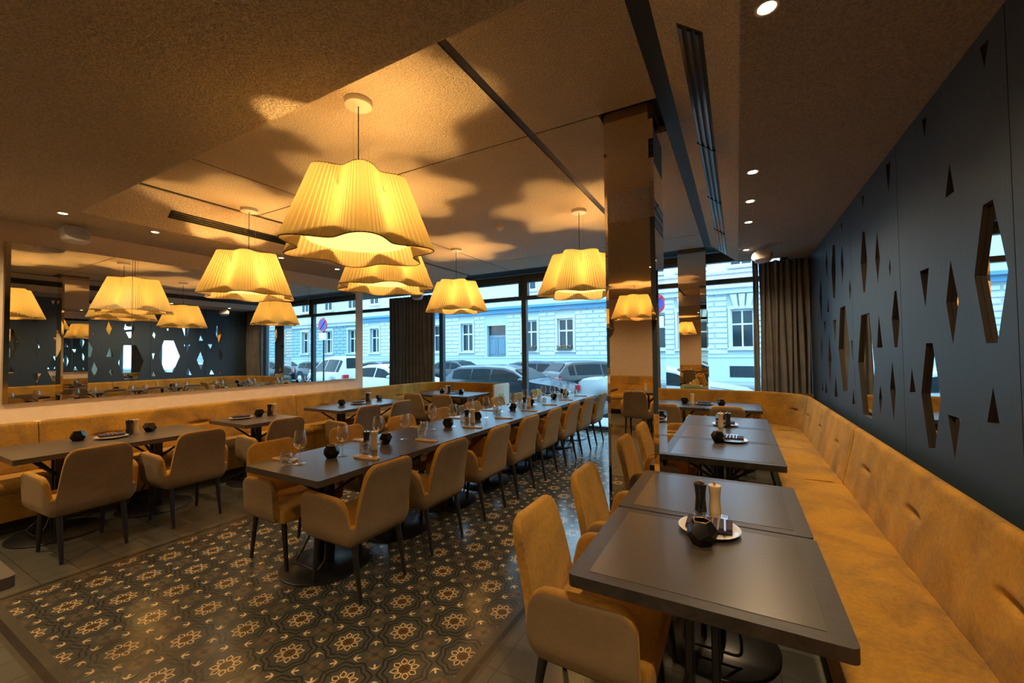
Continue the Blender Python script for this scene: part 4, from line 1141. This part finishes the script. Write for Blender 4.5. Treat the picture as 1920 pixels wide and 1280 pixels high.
# cars: x forward, z up from the road
def car_kit(paint, kind='wagon', L=4.6, Hh=1.44):
    h = Hh
    if kind == 'wagon': prof = [(-2.3, .62), (-2.28, .95), (-2.18, 1.02), (-1.85, h - .10), (-1.6, h - .03), (-.6, h), (.1, h - .03), (.45, h - .12), (1.05, .98), (1.25, .93), (1.95, .83), (2.2, .70), (2.3, .52)]
    elif kind == 'sedan': prof = [(-2.3, .60), (-2.27, .96), (-2.15, 1.06), (-1.65, 1.09), (-1.05, h - .10), (-.7, h - .02), (-.1, h), (.35, h - .08), (1.05, 1.0), (1.3, .95), (1.95, .84), (2.2, .70), (2.3, .52)]
    else: prof = [(-2.0, .60), (-2.0, .98), (-1.93, 1.05), (-1.6, h - .10), (-1.35, h - .02), (-.4, h), (.2, h - .04), (.5, h - .12), (1.1, 1.02), (1.4, .95), (1.8, .85), (1.95, .7), (2.0, .52)]
    sc_ = L / (prof[-1][0] - prof[0][0])
    def topz(x):
        for a, b_ in zip(prof, prof[1:]):
            if a[0] <= x <= b_[0]: return a[1] + (b_[1] - a[1]) * (x - a[0]) / max(1e-6, b_[0] - a[0])
        return prof[-1][1]
    xs_ = []
    x = prof[0][0]
    while x < prof[-1][0]: xs_.append(x); x += .05
    xs_.append(prof[-1][0])
    mid = (prof[0][0] + prof[-1][0]) / 2; half = (prof[-1][0] - prof[0][0]) / 2
    def hw(x): 
        u = abs((x - mid) / half); return .89 * (1 - .20 * u ** 5)
    belt = lambda x: .93 + (-.03) * (x / 2.3)
    wheels = (prof[0][0] + .82, prof[-1][0] - .86)
    bm = B(); rows = []
    for x in xs_:
        z1_ = topz(x); bz = min(belt(x), z1_); w = hw(x); zl = .20
        wd = min(abs(x - wheels[0]), abs(x - wheels[1]))
        if wd < .37: zl = max(zl, .0 + math.sqrt(max(0, .37 ** 2 - wd ** 2)) + .29)
        zl = min(zl, bz - .05)
        wr = w - .30 * max(0, z1_ - bz) / .5 * .75
        half_ = [(w - .05, zl), (w, zl + (bz - zl) * .35), (w, zl + (bz - zl) * .75), (w - .03, bz), (wr, z1_ - .05 * min(1, (z1_ - bz) * 4)), (wr * .75, z1_), (0, z1_ + .01)]
        pts = [(-a, b_) for a, b_ in half_] + [(a, b_) for a, b_ in half_[-2::-1]]
        rows.append([bm.verts.new((x * sc_, a, b_)) for a, b_ in pts])
    for A, C in zip(rows, rows[1:]):
        for k in range(len(A) - 1): bm.faces.new((A[k], A[k + 1], C[k + 1], C[k]))
        bm.faces.new((A[-1], A[0], C[0], C[-1]))
    bm.faces.new(rows[0]); bm.faces.new(rows[-1])
    body = finish(bm, 'body', paint, True, 35)
    # side glass, windscreen, rear glass: strips laid on the greenhouse
    def gl(nm, quad_list, th=.012):
        b2 = B()
        for q in quad_list:
            vs = [b2.verts.new(v) for v in q]; b2.faces.new(vs)
        r = bmesh.ops.extrude_face_region(b2, geom=list(b2.faces))
        return finish(b2, nm, M['car_glass'], False)
    def side_pt(x, t, s):
        z1_ = topz(x); bz = belt(x); w = hw(x); wr = w - .30 * max(0, z1_ - bz) / .5 * .75
        zt_ = z1_ - .05 * min(1, (z1_ - bz) * 4)
        a = (w - .03) + (wr - (w - .03)) * t; z = bz + (zt_ - bz) * t
        return Vector((x * sc_, s * (a + .006), z))
    tops = [p for p in prof if p[1] > 1.15]
    xa, xb = (tops[0][0], tops[-1][0] + .35) if kind != 'sedan' else (-1.25, tops[-1][0] + .45)
    kit = []
    b2s = []
    for s in (-1, 1):
        cuts = [xa + .0, xa + (xb - xa) * (.30 if kind == 'wagon' else .12), xa + (xb - xa) * .58, xb]
        for p, q in zip(cuts, cuts[1:]):
            b2 = B(); n = 8; prev = None
            for i in range(n + 1):
                x = p + .03 + (q - p - .06) * i / n
                lo, hi = side_pt(x, .08, s), side_pt(x, .86, s)
                if hi.z - lo.z < .02: continue
                cur = (b2.verts.new(lo), b2.verts.new(hi))
                if prev: b2.faces.new((prev[0], prev[1], cur[1], cur[0]))
                prev = cur
            if len(b2.faces): kit.append(('side_window', finish(b2, 'side_window', M['car_glass'], True)))
    def cross(x0_, x1_, nm):
        b2 = B(); prev = None
        for i in range(7):
            x = x0_ + (x1_ - x0_) * i / 6; z = topz(x) + .016; w = (hw(x) - .30 * max(0, topz(x) - belt(x)) / .5 * .75) * .80
            cur = (b2.verts.new((x * sc_, -w, z)), b2.verts.new((x * sc_, w, z)))
            if prev: b2.faces.new((prev[0], prev[1], cur[1], cur[0]))
            prev = cur
        kit.append((nm, finish(b2, nm, M['car_glass'])))
    fr = [p for p in prof if p[0] > .2]
    cross(fr[0][0] + .02, 1.0, 'windscreen')
    cross(prof[2][0] + .06 if kind != 'sedan' else -1.6, prof[3][0] if kind != 'sedan' else -1.08, 'rear_window')
    for wx in wheels:
        for s in (-1, 1):
            b2 = B(); lathe(b2, [(0, -.1), (.31, -.1), (.33, -.07), (.33, .07), (.31, .1), (.21, .1), (.20, .085), (0, .085)], 26)
            for v in b2.verts: v.co = Vector((v.co.x + wx * sc_, s * (.80 + v.co.z), v.co.y + .33))
            b3 = B(); lathe(b3, [(0, .088), (.2, .088), (.2, .094), (.05, .104), (0, .105)], 14)
            for v in b3.verts: v.co = Vector((v.co.x + wx * sc_, s * (.80 + v.co.z), v.co.y + .33))
            kit.append(('wheel', finish(b2, 'tyre', M['tyre'], True, 40), [('rim', finish(b3, 'rim', M['rim']))]))
    xr, xf = prof[0][0] * sc_, prof[-1][0] * sc_
    for s in (-1, 1):
        b2 = B(); box(b2, xr - .02, xr + .12, s * .50 if s > 0 else s * .80, s * .80 if s > 0 else s * .50, .72, .90); bevel(b2, .02, 2); kit.append(('tail_light', finish(b2, 'tail_light', M['tail'])))
        b2 = B(); box(b2, xf - .20, xf - .045, s * .45 if s > 0 else s * .76, s * .76 if s > 0 else s * .45, .56, .70); bevel(b2, .03, 2); kit.append(('head_light', finish(b2, 'head_light', M['head'])))
        b2 = B(); bmesh.ops.create_icosphere(b2, subdivisions=2, radius=.1, matrix=Matrix.Translation((.85 * sc_, s * .98, 1.0)) @ Matrix.Diagonal((.8, 1.1, .7, 1))); kit.append(('wing_mirror', finish(b2, 'wing_mirror', paint, True)))
    b2 = B(); box(b2, xr - .03, xr + .02, -.26, .26, .60, .71); kit.append(('licence_plate', finish(b2, 'licence_plate', M['plate'])))
    b2 = B(); box(b2, xf - .06, xf + .01, -.34, .34, .36, .62); kit.append(('grille', finish(b2, 'grille', M['car_black'])))
    return [('body', body)] + kit
K1 = car_kit(M['car_grey'], 'wagon'); K2 = car_kit(M['car_white'], 'sedan'); K3 = car_kit(M['car_blue'], 'wagon', 4.4); K4 = car_kit(M['car_black'], 'hatch', 4.1, 1.5)
K5 = car_kit(M['car_white'], 'hatch', 4.4, 1.75); K6 = car_kit(M['car_black'], 'sedan', 4.5)
RZ = -.298
for kit, x, y, a, lb in ((K1, -6.55, 11.85, 0, 'grey estate car parked nearest the window, nose to the right'),
        (K2, -1.75, 11.9, 0, 'white saloon car parked ahead of the grey estate, half behind the pillar'),
        (K3, -8.9, 17.4, PI, 'dark blue car parked across the street behind the grey estate'),
        (K4, -5.0, 15.9, .9, 'black car with its red tail lights towards us across the street'),
        (K6, -14.0, 19.2, 0, 'black car whose roof shows above the grey estate'),
        (K2, -11.95, 11.9, 0, 'white car parked behind the curtain end at left'),
        (K6, -17.9, 17.3, 0, 'dark car across the street at the far left glass strip'),
        (K4, -22.5, 17.6, PI, 'black hatchback farthest left across the street'),
        (K5, 5.2, 14.2, .25, 'white van-like car seen only in the wall mirror'),
        (K1, 10.5, 17.5, PI, 'grey estate car seen only in the wall mirror'),
        (K4, 15.2, 17.3, PI, 'black car seen at the right of the wall mirror')):
    place('parked_car', kit, (x, y, RZ), a, lb, 'car', 'cars parked in the street')
# no-parking sign seen in the wall mirror
t = link('street_sign', None, None, (.72, 10.0, -.14), label='round blue and red no-parking sign on a pole, seen in the wall mirror', cat='street sign')
bm = B(); tube(bm, [(0, 0, 0), (0, 0, 3.05)], .03, 10); link('pole', finish(bm, 'pole', M['metal_black'], True, 50), t)
bm = B(); lathe(bm, [(0, -.01), (.24, -.01), (.24, .01), (0, .01)], 32)
for v in bm.verts: v.co = Vector((v.co.x, -.04 + v.co.z, v.co.y + 2.78))
d = link('sign_disc', finish(bm, 'sign_disc', M['sign_blue']), t)
bm = B(); lathe(bm, [(.19, -.012), (.245, -.012), (.245, .012), (.19, .012), (.19, -.012)], 32)
for v in bm.verts: v.co = Vector((v.co.x, -.04 + v.co.z, v.co.y + 2.78))
tube(bm, [(-.15, -.055, 2.93), (.15, -.055, 2.63)], .022, 6)
link('red_ring', finish(bm, 'red_ring', M['sign_red']), d)
bm = B(); box(bm, -.2, .2, -.05, -.03, 2.22, 2.48); link('text_plate', finish(bm, 'text_plate', M['plate']), t)

# ------------------------------------------------------------------ sky light
w = bpy.data.worlds.new('sky'); sc.world = w; w.use_nodes = True; nt = w.node_tree; bg = nt.nodes['Background']; X.nt = nt
tc = nt.nodes.new('ShaderNodeTexCoord'); nz = nt.nodes.new('ShaderNodeTexNoise'); nz.inputs['Scale'].default_value = 2.5; nz.inputs['Detail'].default_value = 4
nt.links.new(tc.outputs['Generated'], nz.inputs['Vector'])
nt.links.new(mixc(nt, nz.outputs['Fac'], (.36, .70, 1.0), (.55, .84, 1.0)), bg.inputs['Color'])
bg.inputs['Strength'].default_value = 2.9

# ------------------------------------------------------------------ camera
cam = bpy.data.cameras.new('camera'); co = bpy.data.objects.new('camera', cam); COL.objects.link(co); sc.camera = co
cam.sensor_width = 36; cam.lens = 769.6 / 1920 * 36; cam.clip_start = .05; cam.clip_end = 300
yaw, pitch, roll = map(math.radians, (28.761, 1.581, -.609))
fwd = Vector((-math.sin(yaw) * math.cos(pitch), math.cos(yaw) * math.cos(pitch), math.sin(pitch)))
right = Vector((math.cos(yaw), math.sin(yaw), 0)); up = right.cross(fwd)
r2 = right * math.cos(roll) + up * math.sin(roll); u2 = right * -math.sin(roll) + up * math.cos(roll)
m4 = Matrix.Identity(4)
for i in range(3): m4[i][0], m4[i][1], m4[i][2] = r2[i], u2[i], -fwd[i]
m4[0][3], m4[1][3], m4[2][3] = 0, 0, 1.53
co.matrix_world = m4

sc.view_settings.view_transform = 'Standard'; sc.view_settings.look = 'None'; sc.view_settings.gamma = 1; sc.view_settings.use_curve_mapping = False
sc.view_settings.exposure = 1.0
cy = sc.cycles
cy.max_bounces = 9; cy.diffuse_bounces = 4; cy.glossy_bounces = 7; cy.transmission_bounces = 4; cy.transparent_max_bounces = 14
cy.sample_clamp_indirect = 4; cy.caustics_reflective = False; cy.caustics_refractive = False; cy.use_denoising = True
